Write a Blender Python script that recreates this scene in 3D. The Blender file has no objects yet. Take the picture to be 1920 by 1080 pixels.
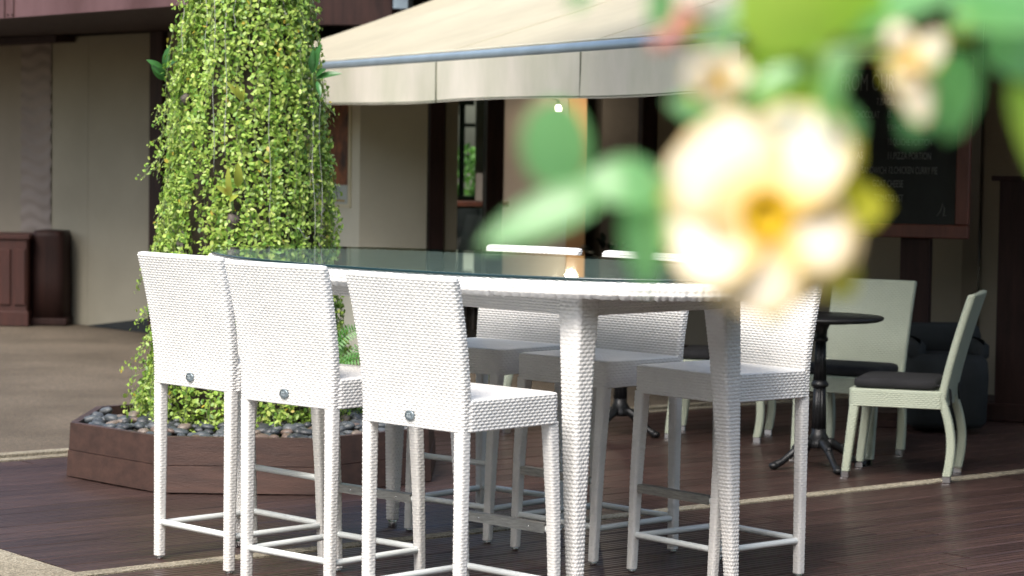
import bpy, math, random
import numpy as np
from mathutils import Matrix, Vector
random.seed(7); RNG = np.random.default_rng(7)
R = math.radians
S = bpy.context.scene
C = S.collection

# ---------------------------------------------------------------- camera, world, sun, exposure
F_PX, PITCH, ROLL, CAM_Z = 4472.2, 0.057575, 0.014918, 1.4745      # focal length in pixels of a 1920 px wide picture
cd = bpy.data.cameras.new('camera'); cam = bpy.data.objects.new('camera', cd); C.objects.link(cam)
cd.sensor_width = 36.0; cd.lens = F_PX / 1920 * 36.0
cd.clip_start = 0.05; cd.clip_end = 500
cam.matrix_world = Matrix.Translation((0, 0, CAM_Z)) @ Matrix.Rotation(math.pi / 2 - PITCH, 4, 'X') @ Matrix.Rotation(ROLL, 4, 'Z')
cd.dof.use_dof = True; cd.dof.focus_distance = 8.2; cd.dof.aperture_fstop = 4.5; cd.dof.aperture_blades = 0
S.camera = cam

SUN_AZ, SUN_EL = R(-116), R(52)      # direction towards the sun: azimuth from +X, elevation
W = bpy.data.worlds.new('World'); S.world = W; W.use_nodes = True
nt = W.node_tree; bg = nt.nodes['Background']
sky = nt.nodes.new('ShaderNodeTexSky'); sky.sky_type = 'NISHITA'; sky.sun_disc = False
sky.sun_elevation = SUN_EL; sky.sun_rotation = math.pi / 2 - SUN_AZ
sky.air_density = 1.3; sky.dust_density = 4.0; sky.ozone_density = 1.0
nt.links.new(sky.outputs[0], bg.inputs[0]); bg.inputs[1].default_value = 0.14
sl = bpy.data.lights.new('sun', 'SUN'); sl.energy = 2.0; sl.angle = R(32); sl.color = (1.0, 0.97, 0.93)
so = bpy.data.objects.new('sun', sl); C.objects.link(so)
so.rotation_euler = Vector((-math.cos(SUN_EL) * math.cos(SUN_AZ), -math.cos(SUN_EL) * math.sin(SUN_AZ), -math.sin(SUN_EL))).to_track_quat('-Z', 'Y').to_euler()
so.location = (-3, -4, 6)
S.view_settings.view_transform = 'Standard'; S.view_settings.look = 'None'
S.view_settings.exposure = 1.0; S.view_settings.gamma = 1.0; S.view_settings.use_curve_mapping = False
S.render.engine = 'CYCLES'
S.cycles.use_denoising = True; S.cycles.max_bounces = 8; S.cycles.transparent_max_bounces = 12
S.cycles.caustics_reflective = False; S.cycles.caustics_refractive = False
S.cycles.sample_clamp_indirect = 6.0

# ---------------------------------------------------------------- picture -> place helpers (used to read positions off the photograph)
def ray(u, v):
    a, b = u - 960, v - 540
    c, s = math.cos(ROLL), math.sin(ROLL)
    x, y = c * a + s * b, -s * a + c * b
    c, s = math.cos(PITCH), math.sin(PITCH)
    return np.array([x, F_PX * c - y * s, -F_PX * s - y * c])
def at(u, v, Y):
    r = ray(u, v); return r * (Y / r[1]) + [0, 0, CAM_Z]
def on_floor(u, v, z=0.0):
    r = ray(u, v); return r * ((z - CAM_Z) / r[2]) + [0, 0, CAM_Z]
def on_wall(u, v, o, n):
    r = ray(u, v); o = np.array([o[0], o[1], 0.0]); n = np.array([n[0], n[1], 0.0])
    t = ((o - [0, 0, CAM_Z]) @ n) / (r @ n); return r * t + [0, 0, CAM_Z]

# ---------------------------------------------------------------- materials
def mat(name, col, rough=0.6, metal=0.0, var=0.0, var_scale=6.0, bump=0.0, bump_scale=60.0, col2=None, spec=0.5,
        rand=0.0, stretch=(1, 1, 1), coat=0.0, trans=None, emit=None, emit_s=0.0, attr=None, lo=0.35, hi=0.65):
    m = bpy.data.materials.new(name); m.use_nodes = True; t = m.node_tree; N = t.nodes; L = t.links
    b = N['Principled BSDF']; b.inputs['Roughness'].default_value = rough; b.inputs['Metallic'].default_value = metal
    b.inputs['Specular IOR Level'].default_value = spec
    b.inputs['Coat Weight'].default_value = coat; b.inputs['Coat Roughness'].default_value = 0.14
    b.inputs['Base Color'].default_value = (*col, 1)
    src = None
    if var or col2 or bump or rand or attr:
        tc = N.new('ShaderNodeTexCoord'); mp = N.new('ShaderNodeMapping'); mp.inputs['Scale'].default_value = stretch
        L.new(tc.outputs['Object'], mp.inputs['Vector'])
    if col2 or var:
        nz = N.new('ShaderNodeTexNoise'); nz.inputs['Scale'].default_value = var_scale; nz.inputs['Detail'].default_value = 6
        nz.inputs['Roughness'].default_value = 0.62
        L.new(mp.outputs[0], nz.inputs['Vector'])
        cr = N.new('ShaderNodeValToRGB'); cr.color_ramp.elements[0].position = lo; cr.color_ramp.elements[1].position = hi
        c2 = col2 if col2 else tuple(c * (1 - var) for c in col)
        cr.color_ramp.elements[0].color = (*c2, 1); cr.color_ramp.elements[1].color = (*col, 1)
        L.new(nz.outputs['Fac'], cr.inputs['Fac']); src = cr.outputs['Color']
        rr = N.new('ShaderNodeMapRange'); rr.inputs['To Min'].default_value = min(1, rough * 1.15); rr.inputs['To Max'].default_value = rough * 0.85
        L.new(nz.outputs['Fac'], rr.inputs['Value']); L.new(rr.outputs[0], b.inputs['Roughness'])
    if attr:
        an = N.new('ShaderNodeAttribute'); an.attribute_name = attr
        src = an.outputs['Color']
    if rand:
        oi = N.new('ShaderNodeObjectInfo'); mr = N.new('ShaderNodeMapRange')
        mr.inputs['To Min'].default_value = 1 - rand; mr.inputs['To Max'].default_value = 1 + rand
        L.new(oi.outputs['Random'], mr.inputs['Value'])
        hs = N.new('ShaderNodeHueSaturation'); L.new(mr.outputs[0], hs.inputs['Value'])
        if src: L.new(src, hs.inputs['Color'])
        else: hs.inputs['Color'].default_value = (*col, 1)
        src = hs.outputs['Color']
    if src: L.new(src, b.inputs['Base Color'])
    if bump:
        nb = N.new('ShaderNodeTexNoise'); nb.inputs['Scale'].default_value = bump_scale; nb.inputs['Detail'].default_value = 4
        L.new(mp.outputs[0], nb.inputs['Vector'])
        bp = N.new('ShaderNodeBump'); bp.inputs['Strength'].default_value = bump; bp.inputs['Distance'].default_value = 0.01
        L.new(nb.outputs['Fac'], bp.inputs['Height']); L.new(bp.outputs[0], b.inputs['Normal'])
    if emit:
        b.inputs['Emission Color'].default_value = (*emit, 1); b.inputs['Emission Strength'].default_value = emit_s
    if trans:
        tr = N.new('ShaderNodeBsdfTranslucent'); tr.inputs[0].default_value = (*trans[1], 1)
        if src and attr: L.new(src, tr.inputs[0])
        mx = N.new('ShaderNodeMixShader'); mx.inputs[0].default_value = trans[0]
        L.new(b.outputs[0], mx.inputs[1]); L.new(tr.outputs[0], mx.inputs[2])
        L.new(mx.outputs[0], N['Material Output'].inputs['Surface'])
    return m

def glass_mat(name, tint, rough=0.02):
    m = bpy.data.materials.new(name); m.use_nodes = True; t = m.node_tree; N = t.nodes; L = t.links
    N.remove(N['Principled BSDF'])
    fr = N.new('ShaderNodeFresnel'); fr.inputs['IOR'].default_value = 1.5
    tr = N.new('ShaderNodeBsdfTransparent'); tr.inputs[0].default_value = (*tint, 1)
    gl = N.new('ShaderNodeBsdfGlossy'); gl.inputs['Roughness'].default_value = rough; gl.inputs[0].default_value = (0.93, 1.0, 0.98, 1)
    mx = N.new('ShaderNodeMixShader')
    L.new(fr.outputs[0], mx.inputs[0]); L.new(tr.outputs[0], mx.inputs[1]); L.new(gl.outputs[0], mx.inputs[2])
    L.new(mx.outputs[0], N['Material Output'].inputs['Surface'])
    return m

M = {}
M['wicker'] = mat('white_wicker', (0.80, 0.79, 0.765), 0.42, var=0.10, var_scale=9, spec=0.45)
M['sage'] = mat('sage_white_wicker', (0.44, 0.49, 0.39), 0.45, var=0.08, var_scale=9, spec=0.45)
M['bar'] = mat('wrapped_bar', (0.76, 0.80, 0.79), 0.4, var=0.06)
M['steel'] = mat('brushed_steel', (0.42, 0.41, 0.39), 0.36, 1.0, var=0.35, var_scale=25, stretch=(1, 8, 8))
M['chrome'] = mat('chrome', (0.75, 0.77, 0.78), 0.12, 1.0)
M['badge'] = mat('badge_metal', (0.26, 0.31, 0.34), 0.35, 0.7)
M['badge_mark'] = mat('badge_mark', (0.62, 0.68, 0.70), 0.35, 0.5)
M['black_fabric'] = mat('black_cushion_fabric', (0.016, 0.016, 0.019), 0.9, bump=0.3, bump_scale=400, var=0.3, var_scale=12)
M['iron'] = mat('black_cast_iron', (0.018, 0.019, 0.021), 0.38, 0.3, var=0.4, var_scale=30, bump=0.25, bump_scale=120)
M['glass'] = glass_mat('teal_table_glass', (0.64, 0.77, 0.74))
M['glass_edge'] = mat('glass_edge', (0.012, 0.035, 0.04), 0.15)
M['pane'] = glass_mat('window_pane', (0.95, 0.97, 0.95))
M['soil'] = mat('soil', (0.03, 0.024, 0.018), 0.95, bump=0.8, bump_scale=40)
M['bark'] = mat('bark', (0.10, 0.075, 0.055), 0.95, col2=(0.03, 0.024, 0.02), var_scale=18, bump=1.0, bump_scale=35, stretch=(1, 1, 0.35))
M['stub'] = mat('cut_stub', (0.15, 0.125, 0.11), 0.9, col2=(0.03, 0.025, 0.022), var_scale=22, bump=0.8, bump_scale=50)
M['stem'] = mat('vine_stem', (0.20, 0.24, 0.12), 0.7, var=0.4, var_scale=15)
M['root'] = mat('aerial_root', (0.36, 0.38, 0.34), 0.8, var=0.35, var_scale=15)
M['vine'] = mat('vine_leaf', (0.3, 0.45, 0.1), 0.38, attr='col', trans=(0.3, (0.3, 0.45, 0.08)), spec=0.45)
M['orchid'] = mat('orchid_leaf', (0.05, 0.17, 0.045), 0.35, var=0.35, var_scale=8, trans=(0.15, (0.1, 0.3, 0.05)), rand=0.2)
M['yellow_leaf'] = mat('yellowing_leaf', (0.34, 0.40, 0.06), 0.45, col2=(0.30, 0.16, 0.04), var_scale=14, trans=(0.2, (0.4, 0.4, 0.08)), lo=0.25, hi=0.45)
M['fern'] = mat('fern_leaf', (0.09, 0.28, 0.05), 0.45, var=0.3, var_scale=20, trans=(0.25, (0.15, 0.45, 0.06)))
M['fg_leaf'] = mat('glossy_leaf', (0.20, 0.46, 0.17), 0.32, coat=0.35, var=0.25, var_scale=10, trans=(0.45, (0.40, 0.86, 0.30)), rand=0.2, spec=0.6)
M['fg_leaf_young'] = mat('young_leaf', (0.46, 0.64, 0.10), 0.4, var=0.2, var_scale=10, trans=(0.5, (0.62, 0.92, 0.10)), rand=0.2)
M['fg_stem'] = mat('green_stem', (0.25, 0.40, 0.12), 0.5, var=0.2)
M['petal'] = mat('cream_petal', (0.92, 0.82, 0.66), 0.5, col2=(0.93, 0.88, 0.80), var_scale=14, trans=(0.22, (0.95, 0.80, 0.5)))
M['petal_c'] = mat('cream_petal_shaded_to_yellow', (0.9, 0.8, 0.6), 0.5, attr='col', trans=(0.25, (0.95, 0.80, 0.5)))
M['petal_y'] = mat('peach_corolla', (0.92, 0.70, 0.34), 0.5, var=0.1, trans=(0.2, (0.95, 0.75, 0.3)))
M['throat'] = mat('yellow_throat', (0.90, 0.58, 0.01), 0.5, var=0.15, trans=(0.25, (0.95, 0.6, 0.02)))
M['sepal'] = mat('yellow_green_sepal', (0.66, 0.62, 0.04), 0.5, var=0.15, trans=(0.45, (0.85, 0.80, 0.05)))
M['bud'] = mat('pink_bud', (0.80, 0.52, 0.46), 0.5, col2=(0.7, 0.25, 0.2), var_scale=30, trans=(0.25, (0.9, 0.5, 0.4)))

def plank_material():
    m = mat('deck_plank', (0.070, 0.041, 0.035), 0.30, col2=(0.037, 0.022, 0.020), var_scale=2.2, rand=0.2, stretch=(1.0, 9, 9), spec=0.5)
    t = m.node_tree; N = t.nodes; L = t.links; b = N['Principled BSDF']
    tc = N.new('ShaderNodeTexCoord')
    w = N.new('ShaderNodeTexWave'); w.wave_type = 'BANDS'; w.bands_direction = 'Y'; w.inputs['Scale'].default_value = 10
    w.inputs['Distortion'].default_value = 0.14
    L.new(tc.outputs['Object'], w.inputs['Vector'])
    bp = N.new('ShaderNodeBump'); bp.inputs['Strength'].default_value = 0.9; bp.inputs['Distance'].default_value = 0.006
    L.new(w.outputs['Fac'], bp.inputs['Height'])
    nz = N.new('ShaderNodeTexNoise'); nz.inputs['Scale'].default_value = 14; nz.inputs['Detail'].default_value = 5
    L.new(tc.outputs['Object'], nz.inputs['Vector'])
    b2 = N.new('ShaderNodeBump'); b2.inputs['Strength'].default_value = 0.25; b2.inputs['Distance'].default_value = 0.004
    L.new(nz.outputs['Fac'], b2.inputs['Height']); L.new(bp.outputs[0], b2.inputs['Normal']); L.new(b2.outputs[0], b.inputs['Normal'])
    return m
M['plank'] = plank_material()
M['under'] = mat('deck_substructure', (0.02, 0.016, 0.014), 0.9, var=0.4)
def aggregate(name, a, b_, scale):
    m = mat(name, a, 0.85, bump=1.0, bump_scale=scale)
    t = m.node_tree; N = t.nodes; L = t.links
    tc = N.new('ShaderNodeTexCoord'); v = N.new('ShaderNodeTexVoronoi'); v.inputs['Scale'].default_value = scale
    L.new(tc.outputs['Object'], v.inputs['Vector'])
    nz = N.new('ShaderNodeTexNoise'); nz.inputs['Scale'].default_value = 1.3; nz.inputs['Detail'].default_value = 7; L.new(tc.outputs['Object'], nz.inputs['Vector'])
    cr = N.new('ShaderNodeValToRGB'); cr.color_ramp.elements[0].position = 0.05; cr.color_ramp.elements[1].position = 0.95
    cr.color_ramp.elements[0].color = (*b_, 1); cr.color_ramp.elements[1].color = (*a, 1)
    sx = N.new('ShaderNodeSeparateColor'); L.new(v.outputs['Color'], sx.inputs[0]); L.new(sx.outputs[0], cr.inputs['Fac'])
    mx = N.new('ShaderNodeMix'); mx.data_type = 'RGBA'; mx.blend_type = 'MULTIPLY'; mx.inputs[0].default_value = 1.0
    c2 = N.new('ShaderNodeValToRGB'); c2.color_ramp.elements[0].position = 0.32; c2.color_ramp.elements[1].position = 0.62
    c2.color_ramp.elements[0].color = (0.62, 0.6, 0.56, 1); c2.color_ramp.elements[1].color = (1, 1, 1, 1)
    L.new(nz.outputs['Fac'], c2.inputs['Fac']); L.new(cr.outputs[0], mx.inputs['A']); L.new(c2.outputs[0], mx.inputs['B'])
    L.new(mx.outputs['Result'], N['Principled BSDF'].inputs['Base Color'])
    return m
M['aggregate'] = aggregate('pebble_wash', (0.52, 0.47, 0.36), (0.20, 0.17, 0.12), 160)
M['paving'] = aggregate('brown_paving', (0.165, 0.13, 0.09), (0.09, 0.07, 0.05), 110)
M['pale_stone'] = mat('pale_stone', (0.45, 0.47, 0.47), 0.7, var=0.2, bump=0.3)
M['planter'] = mat('planter_board', (0.084, 0.047, 0.038), 0.5, col2=(0.050, 0.029, 0.025), var_scale=3.0, stretch=(1.2, 8, 9), rand=0.22, bump=0.25, bump_scale=40)
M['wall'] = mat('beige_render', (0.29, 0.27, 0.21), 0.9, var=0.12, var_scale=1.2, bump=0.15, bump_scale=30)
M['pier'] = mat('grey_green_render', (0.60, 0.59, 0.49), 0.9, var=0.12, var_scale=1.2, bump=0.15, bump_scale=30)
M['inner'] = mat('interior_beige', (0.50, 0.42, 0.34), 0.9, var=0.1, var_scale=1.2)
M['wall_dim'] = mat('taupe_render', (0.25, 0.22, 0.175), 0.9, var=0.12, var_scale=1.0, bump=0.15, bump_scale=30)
M['wood'] = mat('dark_brown_wood', (0.036, 0.015, 0.012), 0.6, spec=0.25, col2=(0.018, 0.008, 0.007), var_scale=3, stretch=(6, 6, 0.8), bump=0.1)
M['red_wood'] = mat('red_brown_wood', (0.16, 0.05, 0.03), 0.45, col2=(0.10, 0.03, 0.02), var_scale=3, stretch=(6, 6, 1), bump=0.1)
M['counter'] = mat('dark_mahogany', (0.065, 0.020, 0.015), 0.5, col2=(0.04, 0.013, 0.01), var_scale=3, stretch=(6, 6, 1), bump=0.1)
M['fascia'] = mat('maroon_metal', (0.13, 0.066, 0.07), 0.55, col2=(0.07, 0.028, 0.028), var_scale=1.6, bump=0.15, stretch=(1, 1, 0.5))
M['canvas'] = mat('awning_canvas', (0.52, 0.475, 0.345), 0.85, var=0.16, var_scale=1.4, bump=0.2, bump_scale=250, trans=(0.18, (0.6, 0.55, 0.42)))
M['valance'] = mat('valance_canvas', (0.76, 0.72, 0.63), 0.85, col2=(0.60, 0.60, 0.48), var_scale=2.6, bump=0.2, bump_scale=250, stretch=(1, 1, 0.4), trans=(0.18, (0.66, 0.64, 0.56)))
M['seam'] = mat('mildewed_seam', (0.13, 0.14, 0.09), 0.9, var=0.4, var_scale=12)
M['tube'] = mat('blue_grey_tube', (0.30, 0.38, 0.44), 0.35, 0.4, var=0.15)
M['orange_wall'] = mat('ochre_wall', (0.45, 0.25, 0.11), 0.85, var=0.1)
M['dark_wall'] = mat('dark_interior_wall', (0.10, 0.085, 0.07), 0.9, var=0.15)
M['int_floor'] = mat('interior_floor', (0.09, 0.06, 0.045), 0.5, var=0.3)
M['slate'] = mat('chalkboard_slate', (0.014, 0.016, 0.015), 0.8, col2=(0.03, 0.034, 0.032), var_scale=4)
M['chalk'] = mat('chalk', (0.24, 0.25, 0.24), 0.95)
M['ink'] = mat('black_paint', (0.01, 0.01, 0.012), 0.6)
M['purple'] = mat('purple_fabric', (0.05, 0.03, 0.10), 0.9, bump=0.2, bump_scale=300, var=0.2)
M['char'] = mat('charcoal_fabric', (0.012, 0.016, 0.018), 0.85, bump=0.2, bump_scale=300, var=0.2)
M['lamp'] = mat('lamp_globe', (1, 0.95, 0.85), 0.4, emit=(1.0, 0.9, 0.72), emit_s=9.0)
M['hedge'] = mat('hedge_leaf', (0.10, 0.22, 0.05), 0.5, attr='col', trans=(0.3, (0.2, 0.5, 0.05)))
M['shade_hedge'] = mat('shade_hedge_foliage', (0.09, 0.17, 0.05), 0.7, col2=(0.03, 0.07, 0.02), var_scale=14, bump=1.0, bump_scale=20)
M['poster_paper'] = mat('poster_paper', (0.42, 0.47, 0.45), 0.6)
M['poster_gold'] = mat('poster_gold', (0.40, 0.27, 0.07), 0.5)
M['poster_frame'] = mat('poster_frame', (0.62, 0.58, 0.42), 0.6)
M['poster_pic'] = mat('poster_photo', (0.30, 0.10, 0.035), 0.55, col2=(0.035, 0.015, 0.012), var_scale=5, lo=0.38, hi=0.6)
M['wavy'] = mat('wavy_panel', (0.24, 0.205, 0.185), 0.85, var=0.12, var_scale=2)
M['pot'] = mat('dark_pot', (0.02, 0.03, 0.025), 0.35, var=0.3)
M['orchid_white'] = mat('orchid_flower', (0.62, 0.56, 0.66), 0.6, trans=(0.2, (0.6, 0.55, 0.65)))
M['leaf_dark'] = mat('dark_house_leaf', (0.02, 0.04, 0.018), 0.5, var=0.3)
PEB = [mat('river_pebble_%d' % i, c, 0.45, var=0.35, var_scale=14, bump=0.1, bump_scale=60) for i, c in
       enumerate([(0.075, 0.088, 0.10), (0.05, 0.056, 0.064), (0.11, 0.12, 0.13), (0.16, 0.115, 0.095), (0.20, 0.16, 0.13)])]

# ---------------------------------------------------------------- mesh helpers
class MB:
    def __init__(s): s.v = []; s.f = []; s.n = 0; s.c = None
    def add(s, v, f):
        v = np.asarray(v, float).reshape(-1, 3); s.v.append(v)
        for a in f:
            a = np.asarray(a)
            s.f.append(a + s.n)
        s.n += len(v); return s
    def grid(s, P, cu=False, cv=False, cap0=False, cap1=False):
        nv, nu = P.shape[:2]; idx = np.arange(nv * nu).reshape(nv, nu)
        a = idx if not cu else np.concatenate([idx, idx[:, :1]], 1)
        if cv: a = np.concatenate([a, a[:1]], 0)
        q = np.stack([a[:-1, :-1], a[:-1, 1:], a[1:, 1:], a[1:, :-1]], -1).reshape(-1, 4)
        f = [q]
        if cap0: f.append(idx[0][::-1][None])
        if cap1: f.append(idx[-1][None])
        return s.add(P, f)
    def box(s, c, h, ax=None, bev=0.0):
        c = np.asarray(c, float); hx, hy, hz = h
        if bev <= 0:
            v = np.array([[x, y, z] for z in (-hz, hz) for y in (-hy, hy) for x in (-hx, hx)])
            f = [(0, 2, 3, 1), (4, 5, 7, 6), (0, 1, 5, 4), (2, 6, 7, 3), (0, 4, 6, 2), (1, 3, 7, 5)]
            f = [np.array([q]) for q in f]
        else:
            b = min(bev, hx * .95, hy * .95, hz * .95); rings = []
            for z, i in ((-hz, b), (-hz + b, 0), (hz - b, 0), (hz, b)):
                X, Y = hx - i, hy - i
                rings.append([(X - b, -Y, z), (X, -Y + b, z), (X, Y - b, z), (X - b, Y, z), (-X + b, Y, z), (-X, Y - b, z), (-X, -Y + b, z), (-X + b, -Y, z)])
            v = np.array(rings).reshape(-1, 3); f = []
            for k in range(3):
                for j in range(8): f.append(np.array([[k * 8 + j, k * 8 + (j + 1) % 8, k * 8 + 8 + (j + 1) % 8, k * 8 + 8 + j]]))
            f.append(np.array([list(range(7, -1, -1))])); f.append(np.array([list(range(24, 32))]))
        if ax is not None: v = v @ np.asarray(ax, float)
        return s.add(v + c, f)
    def tube(s, pts, r, n=8, cap=True):
        pts = np.asarray(pts, float); k = len(pts); r = np.broadcast_to(np.asarray(r, float), (k,))
        T = np.gradient(pts, axis=0); T /= np.linalg.norm(T, axis=1)[:, None] + 1e-12
        up = np.array([0, 0, 1.0]) if abs(T[0][2]) < 0.9 else np.array([1.0, 0, 0])
        P = np.zeros((k, n, 3)); a = np.linspace(0, 2 * np.pi, n, endpoint=False)
        X = np.cross(T[0], up); X /= np.linalg.norm(X)
        for i in range(k):
            X = X - T[i] * (X @ T[i]); X /= np.linalg.norm(X) + 1e-12; Y = np.cross(T[i], X)
            P[i] = pts[i] + r[i] * (np.cos(a)[:, None] * X + np.sin(a)[:, None] * Y)
        return s.grid(P, cu=True, cap0=cap, cap1=cap)
    def lathe(s, prof, c=(0, 0, 0), n=24, flute=0.0, nf=0):
        a = np.linspace(0, 2 * np.pi, n, endpoint=False); prof = np.asarray(prof, float)
        rr = prof[:, 0][:, None] * (1 + (flute * np.cos(nf * a))[None] if nf else np.ones((1, n)))
        P = np.stack([rr * np.cos(a), rr * np.sin(a), np.repeat(prof[:, 1][:, None], n, 1)], -1) + np.asarray(c, float)
        return s.grid(P, cu=True, cap0=True, cap1=True)
    def ell(s, c, r, n=10, m=6, ax=None, jit=0.0):
        th = np.linspace(-np.pi / 2, np.pi / 2, m + 2)[1:-1]; a = np.linspace(0, 2 * np.pi, n, endpoint=False)
        P = np.stack([np.cos(th)[:, None] * np.cos(a), np.cos(th)[:, None] * np.sin(a), np.repeat(np.sin(th)[:, None], n, 1)], -1)
        if jit: P = P * (1 + jit * RNG.standard_normal((1, n, 1)) * 0.5 + jit * RNG.standard_normal((m, 1, 1)) * 0.2)
        P = P * np.asarray(r, float)
        if ax is not None: P = P @ np.asarray(ax, float)
        return s.grid(P + np.asarray(c, float), cu=True, cap0=True, cap1=True)
    def mesh(s, name, smooth=True):
        v = np.concatenate(s.v); me = bpy.data.meshes.new(name)
        ln = np.concatenate([np.full(len(a), a.shape[1]) for a in s.f]); lp = np.concatenate([a.reshape(-1) for a in s.f])
        me.vertices.add(len(v)); me.vertices.foreach_set('co', v.reshape(-1).astype(np.float32))
        me.loops.add(len(lp)); me.loops.foreach_set('vertex_index', lp.astype(np.int32))
        me.polygons.add(len(ln)); st = np.concatenate([[0], np.cumsum(ln)[:-1]])
        me.polygons.foreach_set('loop_start', st.astype(np.int32))
        me.polygons.foreach_set('use_smooth', np.full(len(ln), smooth))
        me.update(calc_edges=True); me.validate()
        if s.c is not None:
            at_ = me.color_attributes.new('col', 'FLOAT_COLOR', 'POINT')
            at_.data.foreach_set('color', np.concatenate([np.concatenate(s.c), np.ones((len(v), 1))], 1).reshape(-1).astype(np.float32))
        return me
def obj(name, me, m=None, parent=None, loc=None, rz=None):
    if isinstance(me, MB): me = me.mesh(name, getattr(me, 'smooth', True))
    o = bpy.data.objects.new(name, me); C.objects.link(o)
    if m is not None and len(me.materials) == 0: me.materials.append(m)
    if parent: o.parent = parent
    if loc is not None: o.location = loc
    if rz is not None: o.rotation_euler = (0, 0, rz)
    return o
def tag(o, label=None, cat=None, group=None, kind=None):
    if label: o['label'] = label
    if cat: o['category'] = cat
    if group: o['group'] = group
    if kind: o['kind'] = kind
    return o
def thing(name, label, cat, loc=(0, 0, 0), rz=0.0, group=None):
    o = bpy.data.objects.new(name, None); C.objects.link(o); o.location = loc; o.rotation_euler = (0, 0, rz); o.empty_display_size = 0.1
    return tag(o, label, cat, group)
def dup(root, loc, rz, label, drop=()):
    def cp(o, par):
        c = o.copy(); C.objects.link(c)
        if par: c.parent = par
        for ch in list(o.children):
            if ch.name.split('.')[0] not in drop: cp(ch, c)
        return c
    r = cp(root, None); r.location = loc; r.rotation_euler = (0, 0, rz); r['label'] = label
    return r
def flat(mb): mb.smooth = False; return mb

def rr_loop(hx, hy, r, n, off=0.0):
    r = min(r, hx * .999, hy * .999); P = []; Nn = []
    for cx, cy, a0 in ((hx - r, -hy + r, -90), (hx - r, hy - r, 0), (-hx + r, hy - r, 90), (-hx + r, -hy + r, 180)):
        for k in range(7):
            a = R(a0 + 15 * k); P.append((cx + r * math.cos(a), cy + r * math.sin(a))); Nn.append((math.cos(a), math.sin(a)))
    P.append(P[0]); Nn.append(Nn[0]); P = np.array(P); Nn = np.array(Nn)
    L = np.concatenate([[0], np.cumsum(np.hypot(*np.diff(P, axis=0).T))])
    t = (np.arange(n) / n + off) % 1 * L[-1]
    return (np.stack([np.interp(t, L, P[:, 0]), np.interp(t, L, P[:, 1])], 1), np.stack([np.interp(t, L, Nn[:, 0]), np.interp(t, L, Nn[:, 1])], 1), L[-1])
def weave(up, vp, amp):
    row = np.floor(vp + 1e-6); fv = np.clip(vp - row, 0, 1); fx = (up + 0.5 * (row % 2)) % 1.0
    return amp * np.sqrt(np.clip(4 * fv * (1 - fv), 0, 1)) * np.clip(1.25 * np.sqrt(np.clip(np.sin(np.pi * fx), 0, 1)) - 0.12, 0.02, 1)
def wloft(mb, pts, hx, hy, rad, ax=(1, 0, 0), ay=(0, 1, 0), pitch=0.0094, cell=0.0215, amp=0.0033, su=6, sv=4, r0=0.0, r1=0.0, bow=None):
    """woven rounded-rectangle loft along pts; half sizes hx, hy given per control point"""
    pts = np.asarray(pts, float); k = len(pts); hx = np.broadcast_to(np.asarray(hx, float), (k,)); hy = np.broadcast_to(np.asarray(hy, float), (k,))
    L = np.concatenate([[0], np.cumsum(np.linalg.norm(np.diff(pts, axis=0), axis=1))]); rows = max(2, round(L[-1] / pitch))
    t = np.linspace(0, L[-1], rows * sv + 1)
    cpt = np.stack([np.interp(t, L, pts[:, i]) for i in range(3)], 1); X = np.interp(t, L, hx); Y = np.interp(t, L, hy)
    cells = max(4, round(2 * (2 * hx.mean() + 2 * hy.mean() - 1.7 * rad) / cell)); n = cells * su
    ax = np.asarray(ax, float); ay = np.asarray(ay, float); P = np.zeros((len(t), n, 3)); up = np.arange(n) / su
    for i in range(len(t)):
        ins = 0.0
        if r0 and t[i] < r0: ins = r0 * (1 - math.sqrt(max(0, 1 - (1 - t[i] / r0) ** 2)))
        if r1 and L[-1] - t[i] < r1: ins = r1 * (1 - math.sqrt(max(0, 1 - (1 - (L[-1] - t[i]) / r1) ** 2)))
        p, nn, _ = rr_loop(X[i] - min(ins, X[i] * .9), Y[i] - min(ins, Y[i] * .9), rad, n)
        d = weave(up, np.full(n, i / sv), amp)
        q = p + nn * d[:, None]
        if bow is not None: q[:, 1] += bow(p[:, 0], X[i], t[i] / L[-1])
        P[i] = cpt[i] + q[:, :1] * ax + q[:, 1:] * ay
    return mb.grid(P, cu=True, cap0=True, cap1=True)
def wtop(mb, hx, hy, z, cell=0.0215, pitch=0.0094, amp=0.0022, su=5, sv=3, dome=0.004):
    nx = round(2 * hx / cell) * su + 1; ny = round(2 * hy / pitch) * sv + 1
    x = np.linspace(-hx, hx, nx); y = np.linspace(-hy, hy, ny); X, Y = np.meshgrid(x, y)
    e = np.clip((1 - (X / hx) ** 4) * (1 - (Y / hy) ** 4), 0, 1)
    Z = z + weave((X + hx) / cell, (Y + hy) / pitch, amp) * e + dome * e - 0.0025
    return mb.grid(np.stack([X, Y, Z], -1))
def wrap_bar(mb, a, b, r, turns=0.0042):
    a = np.asarray(a, float); b = np.asarray(b, float); L = np.linalg.norm(b - a); n = max(4, int(L / turns)) * 2 + 1
    t = np.linspace(0, 1, n)[:, None]
    return mb.tube(a + (b - a) * t, r * (1 - 0.07 * (np.arange(n) % 2)), 12)

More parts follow.
